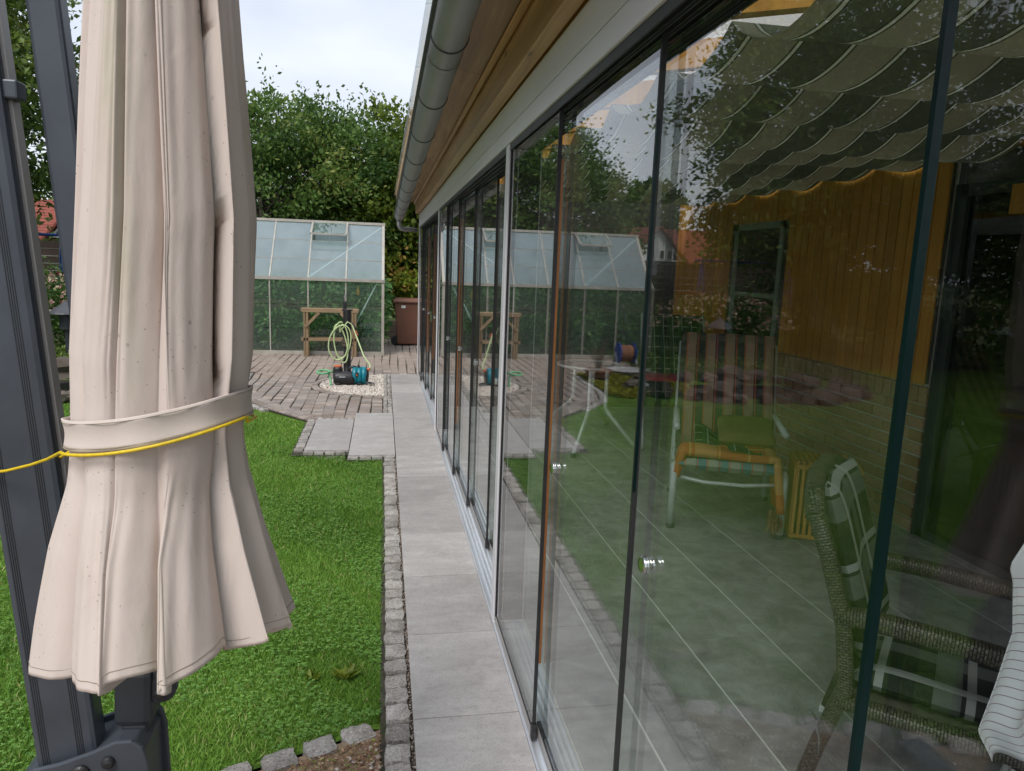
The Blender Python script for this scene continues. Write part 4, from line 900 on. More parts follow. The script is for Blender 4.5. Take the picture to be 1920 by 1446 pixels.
cushion('padding', gu2, lambda a, b: ((.0 + .66 * a, .50 + .40 * b + .03 * math.sin(b * 3), .05 + .74 * b), (0, -.9, .4)), (.66, .82), .08, 'stripe_cushion')
plaid('orange_blanket', (.42, .13, .045), [(.2, .08, .2, (.6, .34, .1), .8, 0), (.2, .08, .1, (.6, .34, .1), .8, 1), (.5, .3, .6, (.52, .3, .12), .7, 0)], kind='UV')
bl = thing('orange_blanket', 'orange checked wool blanket folded over the garden chair seat', 'blanket', (P0.x, P0.y, .4), rz)
def blk(a, b):
    x = -.06 + .8 * a; y = -.015 + .27 * b; z = .105 + .025 * math.sin(a * 7) * math.sin(b * 4) - .01 * b
    if a < .13: z -= 1.25 * (.13 - a); x = -.06 + .8 * a + (.13 - a) * .55
    if a > .84: z -= 2.2 * (a - .84) ** 1.05; x -= (a - .84) * .55; y -= .06 * (a - .84) / .16
    return (x, y, z)
m = MB(); m.grid(blk, 50, 14, lambda a, b: (.9 * a, .25 * b)); m.build('folded_wool', 'orange_blanket', bl, smooth=True, solid=.045, local=True)
nfr = 260; P = np.stack([RNG.uniform(.60, .66, nfr), RNG.uniform(-.10, .10, nfr), RNG.uniform(-.27, -.22, nfr)], 1); V, F, r = leaf_arrays(P, np.tile(np.array([[0, 0, -1.]]), (nfr, 1)) + RNG.normal(0, .15, (nfr, 3)), .09, .08)
fr = link('fringe', npmesh('fringe', V, F, 'litter_mat', r * .5), bl, local=True)
gp = thing('olive_pillow', 'small olive yellow pillow lying on the garden chair', 'pillow', (P0.x, P0.y, .5), rz)
cushion('padding', gp, lambda a, b: ((.27 + .36 * a, .2 + .3 * b, .05 + .09 * b), (0, -.35, .93)), (.3, .3), .12, 'olive_fabric')
plaid('green_tartan', (.02, .045, .022), [(.09, .12, .1, (.4, .44, .38), .8, 0), (.11, .1, .2, (.35, .4, .34), .7, 1), (.09, .4, .45, (.03, .09, .04), .8, 0)], kind='UV')
gt = thing('green_tartan_cloth', 'folded green tartan cloth beside the olive pillow', 'cloth', (P0.x, P0.y, .5), rz)
m = MB(); m.grid(lambda a, b: (.12 + .42 * a, .1 + .32 * b, .01 + .10 * (1 - a) ** 2 * b + .015 * math.sin(a * 12)), 20, 12, lambda a, b: (.45 * a, .35 * b)); m.build('folded_cloth', 'green_tartan', gt, smooth=True, solid=.014, local=True)

# recliner with green tartan cushion
rl = thing('reclining_chair', 'reclining chair with green tartan cushion and red edge at the back of the room', 'chair', (2.35, 6.1, 0), -.25)
for x in (0, .6):
    MB().tube([(x, 0, .01), (x, .3, .45), (x, .62, .9), (x, .8, 1.2)], .014, 10).build('frame_rail', 'white_tube', rl, smooth=True, local=True); MB().tube([(x, .6, .01), (x, .1, .6), (x, -.1, .62)], .014, 10).build('leg', 'white_tube', rl, smooth=True, local=True)
cushion('cushion', rl, lambda a, b: ((.02 + .56 * a, .16 + .62 * b, .42 + .78 * b), (0, -.8, .6)), (.56, .9), .08, 'green_tartan')
MB().box(-.02, .62, -.12, .14, .66, .70).build('red_armrest', 'red_paint', rl, bevel=.01, local=True)

# round table on bent tube legs
tb = thing('round_garden_table', 'round garden table with bent pale tubular legs near the middle mullion', 'table', (1.95, 6.55, 0))
cx0, cy0 = 1.95, 6.55
for (fx, fy_) in ((1.63, 5.86), (2.27, 6.02), (1.70, 7.25), (2.32, 7.1)):
    bxx, byy = cx0 + (fx - cx0) * .28, cy0 + (fy_ - cy0) * .45
    MB().tube([(bxx, byy, .71), (bxx, byy, .36), (bxx + (fx - bxx) * .12, byy + (fy_ - byy) * .12, .30), (fx, fy_, .03)], .019, 12).build('leg', 'white_tube', tb, smooth=True); MB().lathe([(.024, 0), (.024, .04)], 12, (fx, fy_, .004)).build('foot_cap', 'slate', tb)
MB().lathe([(.30, 0), (.31, .012), (.30, .022)], 40, (cx0, cy0, .71)).build('tabletop', 'clear_glass', tb); MB().tube([(cx0 + .31 * math.cos(a), cy0 + .31 * math.sin(a), .72) for a in np.linspace(0, 6.283, 40, endpoint=False)], .012, 8, closed=True).build('rim', 'white_tube', tb, smooth=True)

# slatted wooden basket
bk = thing('slatted_basket', 'slatted pale wooden laundry box beside the garden chair', 'basket', (2.52, 3.92, 0), -.42)
BW, BD, BH = .36, .30, .5
for k in range(11):
    x = .006 + (BW - .012) * k / 10
    for y in (0, BD): MB().box(x - .009, x + .009, y - .006, y + .006, .01, BH - .012).build('slat', 'basket_wood', bk, local=True)
    MB().box(x - .009, x + .009, .008, BD - .008, BH - .01, BH).build('slat', 'basket_wood', bk, local=True)
for k in range(9):
    y = .016 + (BD - .03) * k / 8
    for x in (-.008, BW + .008): MB().box(x - .005, x + .005, y - .009, y + .009, .01, BH - .012).build('slat', 'basket_wood', bk, local=True)
for z in (.03, BH - .03):
    for y in (-.011, BD + .011): MB().box(-.014, BW + .014, y - .005, y + .005, z - .012, z + .012).build('rail', 'basket_wood', bk, local=True)

# sheer curtain gathered behind the mullion
t = NT('sheer'); tr = t.n('ShaderNodeBsdfTransparent'); df = t.n('ShaderNodeBsdfTranslucent'); df.inputs[0].default_value = (.7, .75, .72, 1); d2 = t.n('ShaderNodeBsdfDiffuse'); d2.inputs[0].default_value = (.6, .65, .62, 1); ad = t.n('ShaderNodeMixShader'); t.l(df.outputs[0], ad.inputs[1]); t.l(d2.outputs[0], ad.inputs[2]); mxs = t.n('ShaderNodeMixShader'); mxs.inputs[0].default_value = .55; t.l(tr.outputs[0], mxs.inputs[1]); t.l(ad.outputs[0], mxs.inputs[2]); t.l(mxs.outputs[0], t.out.inputs['Surface'])
m = MB(); m.grid(lambda a, b: (.80 + .03 * math.sin(a * 38), 3.95 + .6 * a, .03 + 2.1 * b), 90, 4); m.uv = None
tag(m.build('sheer_curtain', 'sheer', None, smooth=True), 'thin pale sheer curtain gathered behind the closest mullion', 'curtain')
# ------------------------------------------------------------------ greenhouse
gh = thing('greenhouse', 'aluminium framed greenhouse with pale dusty roof panes beyond the paved yard', 'greenhouse', (-1.86, 13.57, 0))
X0, X1, YA, YB, YR, ZE, ZR, NB = -3.72, .0, 12.62, 14.52, 13.57, 1.275, 2.25, 6
def mem(nm, a, b, wd=.022, th=.03, mat='greenhouse_alu', up=(0, 0, 1)):
    m = MB(); m.bar(a, b, wd, th, up); return m.build(nm, mat, gh)
for k in range(NB + 1):
    x = X0 + (X1 - X0) * k / NB; e = .045 if k in (0, NB) else .02
    for yy in (YA, YB): mem('post', (x, yy, .0), (x, yy, ZE), e, .03, up=(0, 1, 0))
    for yy in (YA, YB): mem('roof_bar', (x, yy, ZE), (x, YR, ZR), e, .028)
for yy in (YA - .012, YB + .012):
    mem('eave_beam', (X0 - .03, yy, ZE), (X1 + .03, yy, ZE), .04, .05); mem('sill', (X0 - .03, yy, .03), (X1 + .03, yy, .03), .05, .06)
mem('ridge', (X0 - .03, YR, ZR + .015), (X1 + .03, YR, ZR + .015), .06, .045)
for x in (X0, X1):
    mem('sill', (x, YA, .03), (x, YB, .03), .05, .06); mem('gable_tie', (x, YA, ZE), (x, YB, ZE), .03, .035)
    for yy in (13.2, 13.94): mem('post', (x, yy, 0), (x, yy, ZE + (ZR - ZE) * (1 - abs(yy - YR) / .95)), .03, .025, up=(0, 1, 0))
simple('brace_pale', (.62, .72, .72), (.52, .62, .62), 5, .45, .3, .03)
mem('brace', (X1 - .05, YR - .06, ZR - .06), (X1 - 2 * .62, YA + .03, ZE + .02), .026, .012, 'brace_pale'); mem('brace', (X1 - .1, YA + .03, ZE - .03), (X1 - .55, YA + .03, .35), .022, .012, 'brace_pale', (0, 1, 0))
mem('brace', (X0 + .05, YR - .06, ZR - .06), (X0 + 2 * .62, YA + .03, ZE + .02), .026, .012, 'brace_pale')
def quad(nm, mat, a, b, c, d, th=.004):
    a, b, c, d = map(Vector, (a, b, c, d)); nn = (b - a).cross(d - a).normalized() * th
    m = MB(); m.add([a, b, c, d, a + nn, b + nn, c + nn, d + nn], [(3, 2, 1, 0), (4, 5, 6, 7), (0, 1, 5, 4), (1, 2, 6, 5), (2, 3, 7, 6), (3, 0, 4, 7)]); return m.build(nm, mat, gh)
bay = (X1 - X0) / NB; G = .012
for k in range(NB):
    xa, xb = X0 + bay * k + G, X0 + bay * (k + 1) - G
    for z0, z1 in ((.06, .44), (.45, .84), (.85, 1.25)):
        quad('wall_pane', 'green_glass', (xa, YA, z0), (xb, YA, z0), (xb, YA, z1), (xa, YA, z1)); quad('wall_pane', 'green_glass', (xa, YB, z0), (xb, YB, z0), (xb, YB, z1), (xa, YB, z1))
    for j, (t0, t1) in enumerate(((.01, .33), (.34, .66), (.67, .985))):
        for s, yy in ((0, YA), (1, YB)):
            f_ = lambda x, t, dz=0: (x, yy + (YR - yy) * t, ZE + (ZR - ZE) * t + dz)
            if s == 0 and k in (1, 4) and j == 2:
                # opened roof light
                q = .16
                a, b = (xa, YA + (YR - YA) * .60 - .1, ZE + (ZR - ZE) * .62 + q), (xb, YA + (YR - YA) * .60 - .1, ZE + (ZR - ZE) * .62 + q); c, d = f_(xb, .985, .03), f_(xa, .985, .03)
                quad('roof_light', 'green_glass', a, b, c, d)
                for e0, e1 in ((a, b), (b, c), (d, a)): mem('roof_light_frame', e0, e1, .03, .03)
                mem('vent_arm', f_((xa + xb) / 2, .66), ((xa + xb) / 2 + .02, a[1] + .05, a[2]), .012, .012, 'brace_pale')
            else: quad('roof_pane', 'roof_glass', f_(xa, t0), f_(xb, t0), f_(xb, t1), f_(xa, t1))
    for yy in (YA, YB):
        for t_ in (.335, .665): mem('pane_joint', (xa, yy + (YR - yy) * t_, ZE + (ZR - ZE) * t_ + .004), (xb, yy + (YR - yy) * t_, ZE + (ZR - ZE) * t_ + .004), .006, .01)
for x in (X0, X1):
    for ya, yb in ((YA + .02, 13.18), (13.22, 13.92), (13.96, YB - .02)):
        quad('gable_pane', 'green_glass', (x, ya, .06), (x, yb, .06), (x, yb, ZE - .02), (x, ya, ZE - .02))
        h = lambda y: ZE + .02 + (ZR - ZE - .05) * (1 - abs(y - YR) / .95)
        quad('gable_pane', 'green_glass', (x, ya, ZE + .02), (x, yb, ZE + .02), (x, yb, h(yb)), (x, ya, h(ya)))
tag(MB().box(X0 + .03, X1 - .03, YA + .04, YB - .04, -.03, .03).build('planting_bed', 'earth'), kind='structure')
for k in range(9):
    x = X0 + .3 + k * .4; yb = 13.05 + .3 * (k % 2); n = 1150
    tp = thing('tomato_plant', ORDN[k] + ' leafy tomato plant in the greenhouse, counted from its left end', 'tomato plant', (x, yb, .03), 0, 'tomato plants inside the greenhouse')
    z = RNG.uniform(.1, 1.35 if k % 3 else 1.15, n); rr = .32 * np.sqrt(RNG.uniform(0, 1, n)) * np.interp(z, [.1, .5, 1.2, 1.4], [.5, 1, 1, .6]); an = RNG.uniform(0, 6.3, n)
    P = np.stack([rr * np.cos(an), rr * np.sin(an) * .8, z], 1); D = np.stack([np.cos(an), np.sin(an), RNG.normal(-.3, .6, n)], 1)
    V, F, r = leaf_arrays(P, D, .125, .5, np.clip(.35 + RNG.normal(0, .3, n), 0, 1)); link('foliage', npmesh('foliage', V, F, 'leaf_tomato', r), tp, local=True)
    MB().tube([(0, 0, 0), (.02, .01, .6), (0, 0, 1.3)], .012, 6).build('stem', 'bark', tp, local=True)
    for j in range(3):
        MB().lathe([(.005, -.03), (.028, -.012), (.032, .005), (.02, .026), (.004, .031)], 12, (random.uniform(-.2, .2), -.25, random.uniform(.4, 1.1))).build('tomato', 'tomato_green', tp, smooth=True, local=True)
tag(MB().lathe([(.004, -.09), (.03, -.08), (.035, -.03), (.015, .03), (.004, .09)], 10, (-.42, 12.78, 1.1)).build('yellow_trap', 'hanging_fruit', None), 'small yellow tag hanging inside the greenhouse front', 'tag')

# wooden trestle
tr_ = thing('wooden_trestle', 'weathered wooden trestle frame standing before the greenhouse', 'trestle', (-.87, 12.38, 0))
for y in (12.36, 12.53):
    for x in (-1.255, -.475):
        for dx in (-.022, .022): MB().box(x + dx - .017, x + dx + .017, y - .024, y + .024, -.01, .735).build('post', 'trestle_wood', tr_, bevel=.003)
    MB().box(-1.33, -.41, y - .024, y + .024, .262, .312).build('mid_rail', 'trestle_wood_h', tr_, bevel=.003)
MB().box(-1.335, -.40, 12.33, 12.56, .737, .80).build('top_rail', 'trestle_wood_h', tr_, bevel=.004)
m = MB(); m.bar((-1.26, 12.325, .50), (-1.04, 12.325, .735), .045, .02, (0, 1, 0)); m.build('corner_brace', 'trestle_wood', tr_); m = MB(); m.bar((-.47, 12.325, .50), (-.69, 12.325, .735), .045, .02, (0, 1, 0)); m.build('corner_brace', 'trestle_wood', tr_)

# hose stand
hs = thing('hose_stand', 'black ribbed pipe stand holding a coiled hose', 'hose stand', (-.5, 10.45, 0)); hx, hy = -.495, 10.45
prof = []
for k in range(40): prof.append((.05 + .004 * (k % 2), -.02 + .44 * k / 39))
MB().lathe(prof, 20, (hx, hy, 0)).build('ribbed_pipe', 'black_plastic', hs)
MB().lathe([(.056, .40), (.075, .405), (.077, .43), (.066, .44), (.075, .455), (.077, .5), (.06, .51)], 20, (hx, hy, 0)).build('collar', 'bark', hs); MB().lathe([(.056, .5), (.058, .7), (.055, .92), (.05, .925)], 20, (hx, hy, 0)).build('sleeve', 'black_plastic', hs, smooth=False)
m = MB(); m.box(hx - .055, hx - .01, hy - .03, hy + .03, .9, 1.04); m.build('holder', 'black_plastic', hs, bevel=.006); MB().tube([(hx - .03, hy - .03, 1.02), (hx - .035, hy - .03, 1.1), (hx - .02, hy - .03, 1.15), (hx - .002, hy - .03, 1.1)], .009, 8).build('hook', 'zinc', hs, smooth=True)
MB().box(hx - .07, hx + .075, hy - .04, hy + .04, .905, .93).build('top_plate', 'black_plastic', hs, bevel=.004)
hp = []
for k in range(110):
    t_ = k / 109; a = 1.35 + t_ * 2 * math.pi * 3.2; rx = .10 + .04 * math.sin(t_ * 9 + 1); rz_ = .25 + .035 * math.sin(t_ * 7)
    hp.append((hx - .085 + .05 * math.sin(t_ * 14) + rx * math.cos(a), hy - .075 - .01 * math.sin(a * .5) - .02 * t_, .47 + rz_ * math.sin(a) + .03 * math.cos(t_ * 11)))
hp += [(hx + .01, hy - .09, .76), (hx + .07, hy - .09, .72), (hx + .16, hy - .2, .5), (hx + .24, 10.05, .32), (hx + .33, 9.75, .24), (-.16, 9.62, .215)]
tag(MB().tube(hp, .0095, 8).build('garden_hose', 'hose_green', None, smooth=True), 'pale green garden hose coiled on the black stand', 'hose')
sg = thing('hose_nozzle', 'black and orange spray nozzle hanging on the hose stand', 'nozzle', (hx + .13, hy - .1, .6)); MB().tube([(hx + .07, hy - .09, .74), (hx + .11, hy - .1, .69), (hx + .135, hy - .1, .62)], .013, 8).build('grip', 'black_plastic', sg, smooth=True); MB().tube([(hx + .12, hy - .11, .64), (hx + .145, hy - .11, .575)], .015, 8).build('trigger', 'orange_plastic', sg)

# pump
pu = thing('garden_pump', 'teal and black electric garden pump on the pale gravel', 'pump', (-.42, 9.6, 0))
RXm = Matrix.Rotation(math.pi / 2, 4, 'Y')
def latx(nm, prof, c, mat, n=24, sc=(1, 1, 1), smooth=True):
    m = MB(); m.lathe(prof, n, (0, 0, 0), RXm); m.v = [(x * sc[0] + c[0], y * sc[1] + c[1], z * sc[2] + c[2]) for x, y, z in m.v]; return m.build(nm, mat, pu, smooth=smooth)
latx('tank', [(.02, -.135), (.06, -.13), (.083, -.11), (.088, -.07), (.088, .1), (.08, .14)], (-.50, 9.58, .088), 'black_plastic')
m = MB(); m.lathe([(.062, 0), (.064, .12), (.055, .14), (.05, .145)], 18, (-.575, 9.62, .085)); m.build('filter_bowl', 'black_plastic', pu, smooth=False); MB().lathe([(.05, 0), (.05, .016), (.044, .02)], 18, (-.575, 9.62, .23)).build('filter_cap', 'orange_plastic', pu)
for k, (xx, rr_) in enumerate(((-.355, .106), (-.30, .112), (-.245, .108))):
    latx('motor_shell', [(rr_ * .86, -.032), (rr_, -.024), (rr_, .022), (rr_ * .88, .03)], (xx + .003 * k, 9.6, .118), 'teal_plastic', sc=(1, .95, 1.08))
latx('rear_cover', [(.09, 0), (.088, .02), (.06, .035), (.02, .04)], (-.215, 9.6, .12), 'black_plastic')
MB().box(-.325, -.265, 9.505, 9.70, .0, .03).box(-.6, -.54, 9.51, 9.66, .0, .03).build('foot', 'black_plastic', pu, bevel=.006)
MB().box(-.345, -.31, 9.485, 9.497, .12, .175).build('switch_plate', 'black_plastic', pu, bevel=.003); MB().box(-.335, -.32, 9.478, 9.4845, .132, .15).build('switch', 'orange_plastic', pu)
MB().box(-.32, -.295, 9.55, 9.60, .228, .265).build('handle_post', 'black_plastic', pu, bevel=.004); MB().tube([(-.44, 9.6, .17), (-.42, 9.6, .22), (-.38, 9.6, .235), (-.34, 9.6, .225)], .018, 8).build('manifold', 'black_plastic', pu, smooth=True)
MB().box(-.555, -.475, 9.489, 9.4915, .108, .118).build('maker_label', 'alu_track', pu); MB().tube([(-.20, 9.6, .18), (-.17, 9.61, .21)], .02, 10).build('outlet', 'orange_plastic', pu)
MB().tube([(-.19, 9.56, .04), (-.12, 9.53, .03), (-.10, 9.50, .01), (-.16, 9.47, .008)], .006, 6).build('power_cable', 'black_plastic', pu, smooth=True)
mh = [(-.635, 9.6, .165)] + [(-.76 + .075 * math.cos(a), 9.58 + .1 * math.sin(a), .165 + .008 * math.sin(a)) for a in np.linspace(0, 6.2, 20)] + [(-.69, 9.56, .14), (-.665, 9.53, .08), (-.66, 9.50, .02), (-.66, 9.49, -.02)]
tag(MB().tube(mh, .013, 8).build('suction_hose', 'hose_mint', None, smooth=True), 'bright green suction hose looped beside the pump', 'hose')

# brown wheeled bin
bn = thing('wheeled_bin', 'brown wheeled waste bin beside the greenhouse corner', 'bin', (.47, 14.3, 0)); bx0, by0 = .47, 14.32
m = MB(); m.add([(bx0 + sx * w_, by0 + sy * d_, z) for z, w_, d_ in ((.03, .19, .2), (.84, .245, .27)) for sx, sy in ((-1, -1), (1, -1), (1, 1), (-1, 1))], [(3, 2, 1, 0), (4, 5, 6, 7), (0, 1, 5, 4), (1, 2, 6, 5), (2, 3, 7, 6), (3, 0, 4, 7)]); m.build('body', 'bin_brown', bn, bevel=.02)
m = MB(); m.add([(bx0 + sx * w_, by0 + sy * d_, z) for z, w_, d_ in ((.835, .275, .30), (.875, .275, .30), (.91, .22, .24)) for sx, sy in ((-1, -1), (1, -1), (1, 1), (-1, 1))], [(3, 2, 1, 0), (8, 9, 10, 11)] + [(a + b, a + (b + 1) % 4, a + 4 + (b + 1) % 4, a + 4 + b) for a in (0, 4) for b in range(4)]); m.build('lid', 'bin_brown', bn, bevel=.012)
MB().tube([(bx0 - .29, by0 + .2, .80), (bx0 - .29, by0 - .1, .80)], .015, 8).build('handle', 'bin_brown', bn)
MB().box(bx0 - .12, bx0 - .04, by0 - .266, by0 - .262, .735, .785).build('sticker', 'white_label', bn)
for x in (-.215, .215): MB().lathe([(.03, -.028), (.085, -.026), (.1, -.018), (.1, .018), (.085, .026), (.03, .028)], 22, (bx0 + x, by0 - .14 if x < 0 else by0 + .1, .098), Matrix.Rotation(math.pi / 2, 4, 'X') if x < 0 else RXm).build('wheel', 'black_plastic', bn); 
MB().lathe([(.045, -.03), (.05, -.032), (.02, -.034)], 14, (bx0 - .215, by0 - .14, .098), Matrix.Rotation(math.pi / 2, 4, 'X')).build('wheel_hub', 'slate', bn)
rw = thing('low_timber_wall', 'low dark timber retaining wall behind the brown bin', 'wall', (.9, 15.3, 0))
for k in range(3): MB().box(.06, 2.4, 15.28, 15.33, .0 + k * .13, .125 + k * .13).build('board', 'fence_wood', rw)

# ------------------------------------------------------------------ foliage builders
def crown(name, parent, blobs, nclump, nleaf, size, mat, sig=.28, shoots=0, droop=.1, width=.5, seed=1):
    rg = np.random.default_rng(seed); vol = np.array([b[1][0] * b[1][1] * b[1][2] for b in blobs]); vol = vol ** .8; vol /= vol.sum()
    C = []; 
    for b, v in zip(blobs, vol):
        k = max(3, int(nclump * v)); d = unit(rg.normal(size=(k, 3))); r = rg.uniform(.35, 1.0, k) ** .5
        C.append(np.array(b[0]) + d * r[:, None] * np.array(b[1]) * (1 + .13 * rg.normal(size=(k, 1))))
    C = np.concatenate(C); C = C[C[:, 2] > .15]; k = len(C); tone = np.clip(rg.normal(.45, .17, k) + .16 * np.sin(C[:, 0] * 1.7 + C[:, 2] * 1.1), 0, 1)
    cen = np.average([b[0] for b in blobs], axis=0, weights=vol); out = unit(C - cen + np.array([0, 0, .3]))
    per = nleaf // k; idx = np.repeat(np.arange(k), per); sgm = sig * rg.uniform(.6, 1.3, k)
    off = rg.normal(size=(len(idx), 3)) * sgm[idx][:, None] * np.array([1, 1, .62]); P = C[idx] + off
    D = out[idx] * .7 + unit(rg.normal(size=(len(idx), 3))) * .9 + np.array([0, 0, -droop]); rn = tone[idx] + rg.normal(0, .17, len(idx))
    if shoots:
        top = C[np.argsort(-C[:, 2] - .25 * rg.normal(size=k))[:shoots]]; L = []; DD = []
        for c in top:
            dr = unit(np.array([[rg.normal() * .4, rg.normal() * .4, 1.1]]))[0]; ln = rg.uniform(.35, .95)
            for q in range(14): L.append(c + dr * ln * q / 13 + np.array([.06 * (q / 13) ** 2 * rg.normal(), 0, 0])); DD.append(dr * .4 + rg.normal(size=3) * .7)
        P = np.concatenate([P, np.array(L)]); D = np.concatenate([D, np.array(DD)]); rn = np.concatenate([rn, rg.uniform(.2, .7, len(L))])
    V, F, r = leaf_arrays(P, D, size, width, rn); ob = link(name, npmesh(name, V, F, mat, r), parent); return C, ob
def tree(name, lab, base, blobs, nclump, nleaf, size, mat, trunk_r=.16, stems=1, sig=.3, shoots=0, seed=1, group='trees around the garden', limbs=26, droop=.1, width=.5, cat='tree'):
    tr = thing(name, lab, cat, base, 0, group); C, cr = crown('crown', tr, blobs, nclump, nleaf, size, mat, sig, shoots, droop, width, seed)
    rg = np.random.default_rng(seed + 50); m = MB(); bz = np.array(base, float); top = np.average([b[0] for b in blobs], axis=0)
    for s in range(stems):
        o = rg.normal(size=2) * (.25 if stems > 1 else 0); t0 = bz + np.array([o[0], o[1], -.1]); sp = top + np.array([o[0] * 3, o[1] * 3, -.1 * abs(o[0])])
        pts = [t0 + (sp - t0) * q + np.array([math.sin(q * 5 + s) * .06, math.cos(q * 4 + s) * .06, 0]) for q in np.linspace(0, 1, 8)]; rr = [trunk_r * (1 - .65 * q) / (1 if stems == 1 else 1.6) for q in np.linspace(0, 1, 8)]
        m.tube(pts, rr, 9)
        for c in C[rg.choice(len(C), min(len(C), limbs // stems), replace=False)]:
            q = int(np.clip((c[2] - bz[2]) / max(sp[2] - bz[2], .1) * 5, 2, 6)); a = pts[q]; mid = (a + c) / 2 + np.array([0, 0, .12]); r0 = rr[q] * .5
            m.tube([a, mid, c], [r0, r0 * .6, .008], 6)
    m.build('trunk', 'bark', tr, smooth=True); return tr
tree('broadleaf_tree', 'big bushy dark green tree behind the greenhouse', (-2.0, 16.4, 0), [((-2.2, 16.4, 3.1), (2.0, 1.5, 1.55)), ((-3.3, 16.6, 2.6), (1.4, 1.2, 1.5)), ((-1.0, 16.3, 2.9), (1.3, 1.2, 1.5)), ((-2.0, 16.3, 4.1), (1.5, 1.2, .75)), ((-2.2, 16.3, 1.3), (2.5, 1.0, .7))], 300, 56000, .105, 'leaf_dark', .15, 3, .25, 34, 3, limbs=50)
tree('maple_tree', 'lighter yellow-green tree beside the far roof end', (.4, 17.2, 0), [((.45, 17.2, 3.4), (1.25, 1.2, 1.35)), ((-.45, 17.0, 2.7), (1.1, 1.0, 1.4)), ((1.5, 17.3, 2.6), (1.5, 1.2, 1.7)), ((.5, 16.8, 1.35), (1.5, .8, .8))], 260, 46000, .12, 'leaf_yellow', .13, 1, .23, 5, 4, width=.75)
tree('dark_hedge_tree', 'dark shaded tree filling the gap behind the bin', (2.4, 18.5, 0), [((1.4, 18.6, 1.7), (1.8, .9, 1.7)), ((3.6, 18.6, 2.6), (2.2, 1.4, 2.2))], 130, 18000, .14, 'leaf_dark', .15, 1, .3, 0, 9)
tree('tall_broadleaf_tree', 'tall broad tree on the left beyond the pond', (-9.0, 16.2, 0), [((-9.2, 16.4, 5.2), (3.0, 3.0, 2.6)), ((-7.9, 15.6, 3.2), (1.7, 1.8, 1.5)), ((-10.5, 16.0, 3.6), (2.5, 2.4, 1.6)), ((-9.0, 16.2, 7.6), (2.4, 2.4, 2.0)), ((-8.0, 15.4, 5.4), (2.1, 2.0, 1.6))], 330, 62000, .15, 'leaf_mid', .28, 1, .34, 20, 5)
tree('tall_broadleaf_tree', 'second tall tree farther left, seen only mirrored in the glass', (-12.2, 11.6, 0), [((-12.2, 11.6, 4.8), (3.0, 3.2, 2.7)), ((-11.3, 12.6, 2.8), (2.0, 2.0, 1.5)), ((-12.4, 10.6, 7.4), (2.6, 2.6, 2.2))], 250, 42000, .16, 'leaf_mid', .3, 1, .36, 14, 6)
tree('tall_broadleaf_tree', 'third tall tree nearest the camera side, mirrored at the right of the glass', (-12.5, 5.5, 0), [((-12.2, 5.6, 4.6), (2.8, 3.0, 2.8)), ((-11.8, 7.6, 3.0), (1.8, 1.8, 1.6)), ((-12.4, 5.0, 7.4), (2.4, 2.6, 2.0))], 190, 30000, .17, 'leaf_dark', .3, 1, .36, 10, 8)
tree('distant_pine', 'small dark distant tree beside the white gabled house', (-29.5, 85, 0), [((-27.3, 85, 6.6), (2.6, 2, 2.2)), ((-30.8, 85, 8.8), (3.4, 2.4, 2.8)), ((-29.5, 85, 5.0), (4, 2, 2.5))], 130, 10000, .75, 'leaf_dark', .4, 1, .7, 8, 12)
tree('distant_tree', 'distant round tree behind the fence on the far left', (-27, 48, 0), [((-27, 48, 5), (5, 4, 4.5))], 120, 9000, .5, 'leaf_mid', .4, 1, .7, 0, 13)
for k, (x, y) in enumerate(((2.2, 30), (5, 26), (-3, 34))):
    tree('distant_tree', ['distant tree seen over the far roof end', 'distant tree hidden behind the terrace roof', 'distant tree behind the big bushy tree', 'distant tree left of the bushy tree'][k], (x, y, 0), [((x, y, 2.6), (2.8, 2, 2.2))], 70, 6000, .35, 'leaf_mid', .3, 1, .5, 0, 20 + k)

hg = thing('tall_hedge', 'dense dark hedge closing the left side of the garden behind the pond', 'hedge', (-11, 12, 0))
crown('foliage', hg, [((-8.6, 15.2, 1.2), (1.6, .8, 1.3)), ((-9.5, 14.4, 1.9), (1.3, 1.1, 1.7)), ((-10.2, 13.6, 1.4), (1.3, 1.2, 1.5)), ((-11, 11.4, 1.4), (1.0, 1.8, 1.6)), ((-10.4, 13.2, 3.3), (1.7, 1.6, 1.4)), ((-11.4, 10.4, 3.2), (1.3, 2.0, 1.3)), ((-11.2, 8.4, 1.4), (.9, 2.0, 1.6)), ((-11.3, 5.2, 1.4), (.9, 2.0, 1.6))], 340, 46000, .13, 'leaf_dark', .3, seed=77)
MB().tube([(-11, 11.4, -.05), (-11, 11.4, 1.3)], .06, 8).tube([(-11.2, 8.4, -.05), (-11.2, 8.4, 1.3)], .06, 8).build('stems', 'bark', hg)

# rose bush, sedum patch, pond
rb = thing('rose_bush', 'flowering pale pink rose bush left of the parasol', 'rose bush', (-5.2, 12.9, 0))
C, ob = crown('foliage', rb, [((-4.7, 12.7, .65), (.75, .6, .55)), ((-5.6, 12.9, .7), (.9, .6, .6))], 70, 9000, .07, 'leaf_dark', .2, seed=31)
n = 420; d = unit(RNG.normal(size=(n, 3))); d[:, 2] = np.abs(d[:, 2]) * .9; P = np.array([-5.1, 12.75, .62]) + d * np.array([1.45, .75, .66]) * RNG.uniform(.9, 1.05, (n, 1))
Vs = []; Fs = []; Rs = []; 
for q in range(4):
    V, F, r = leaf_arrays(P, unit(RNG.normal(size=(n, 3))), .055, .9); Fs.append(F + 4 * n * q); Vs.append(V); Rs.append(r)
link('blossoms', npmesh('blossoms', np.concatenate(Vs), np.concatenate(Fs), 'petal', np.concatenate(Rs)), rb)
MB().tube([(-4.8, 12.7, -.05), (-4.75, 12.7, .4)], .02, 6).tube([(-5.5, 12.9, -.05), (-5.6, 12.9, .4)], .02, 6).build('stems', 'bark', rb)
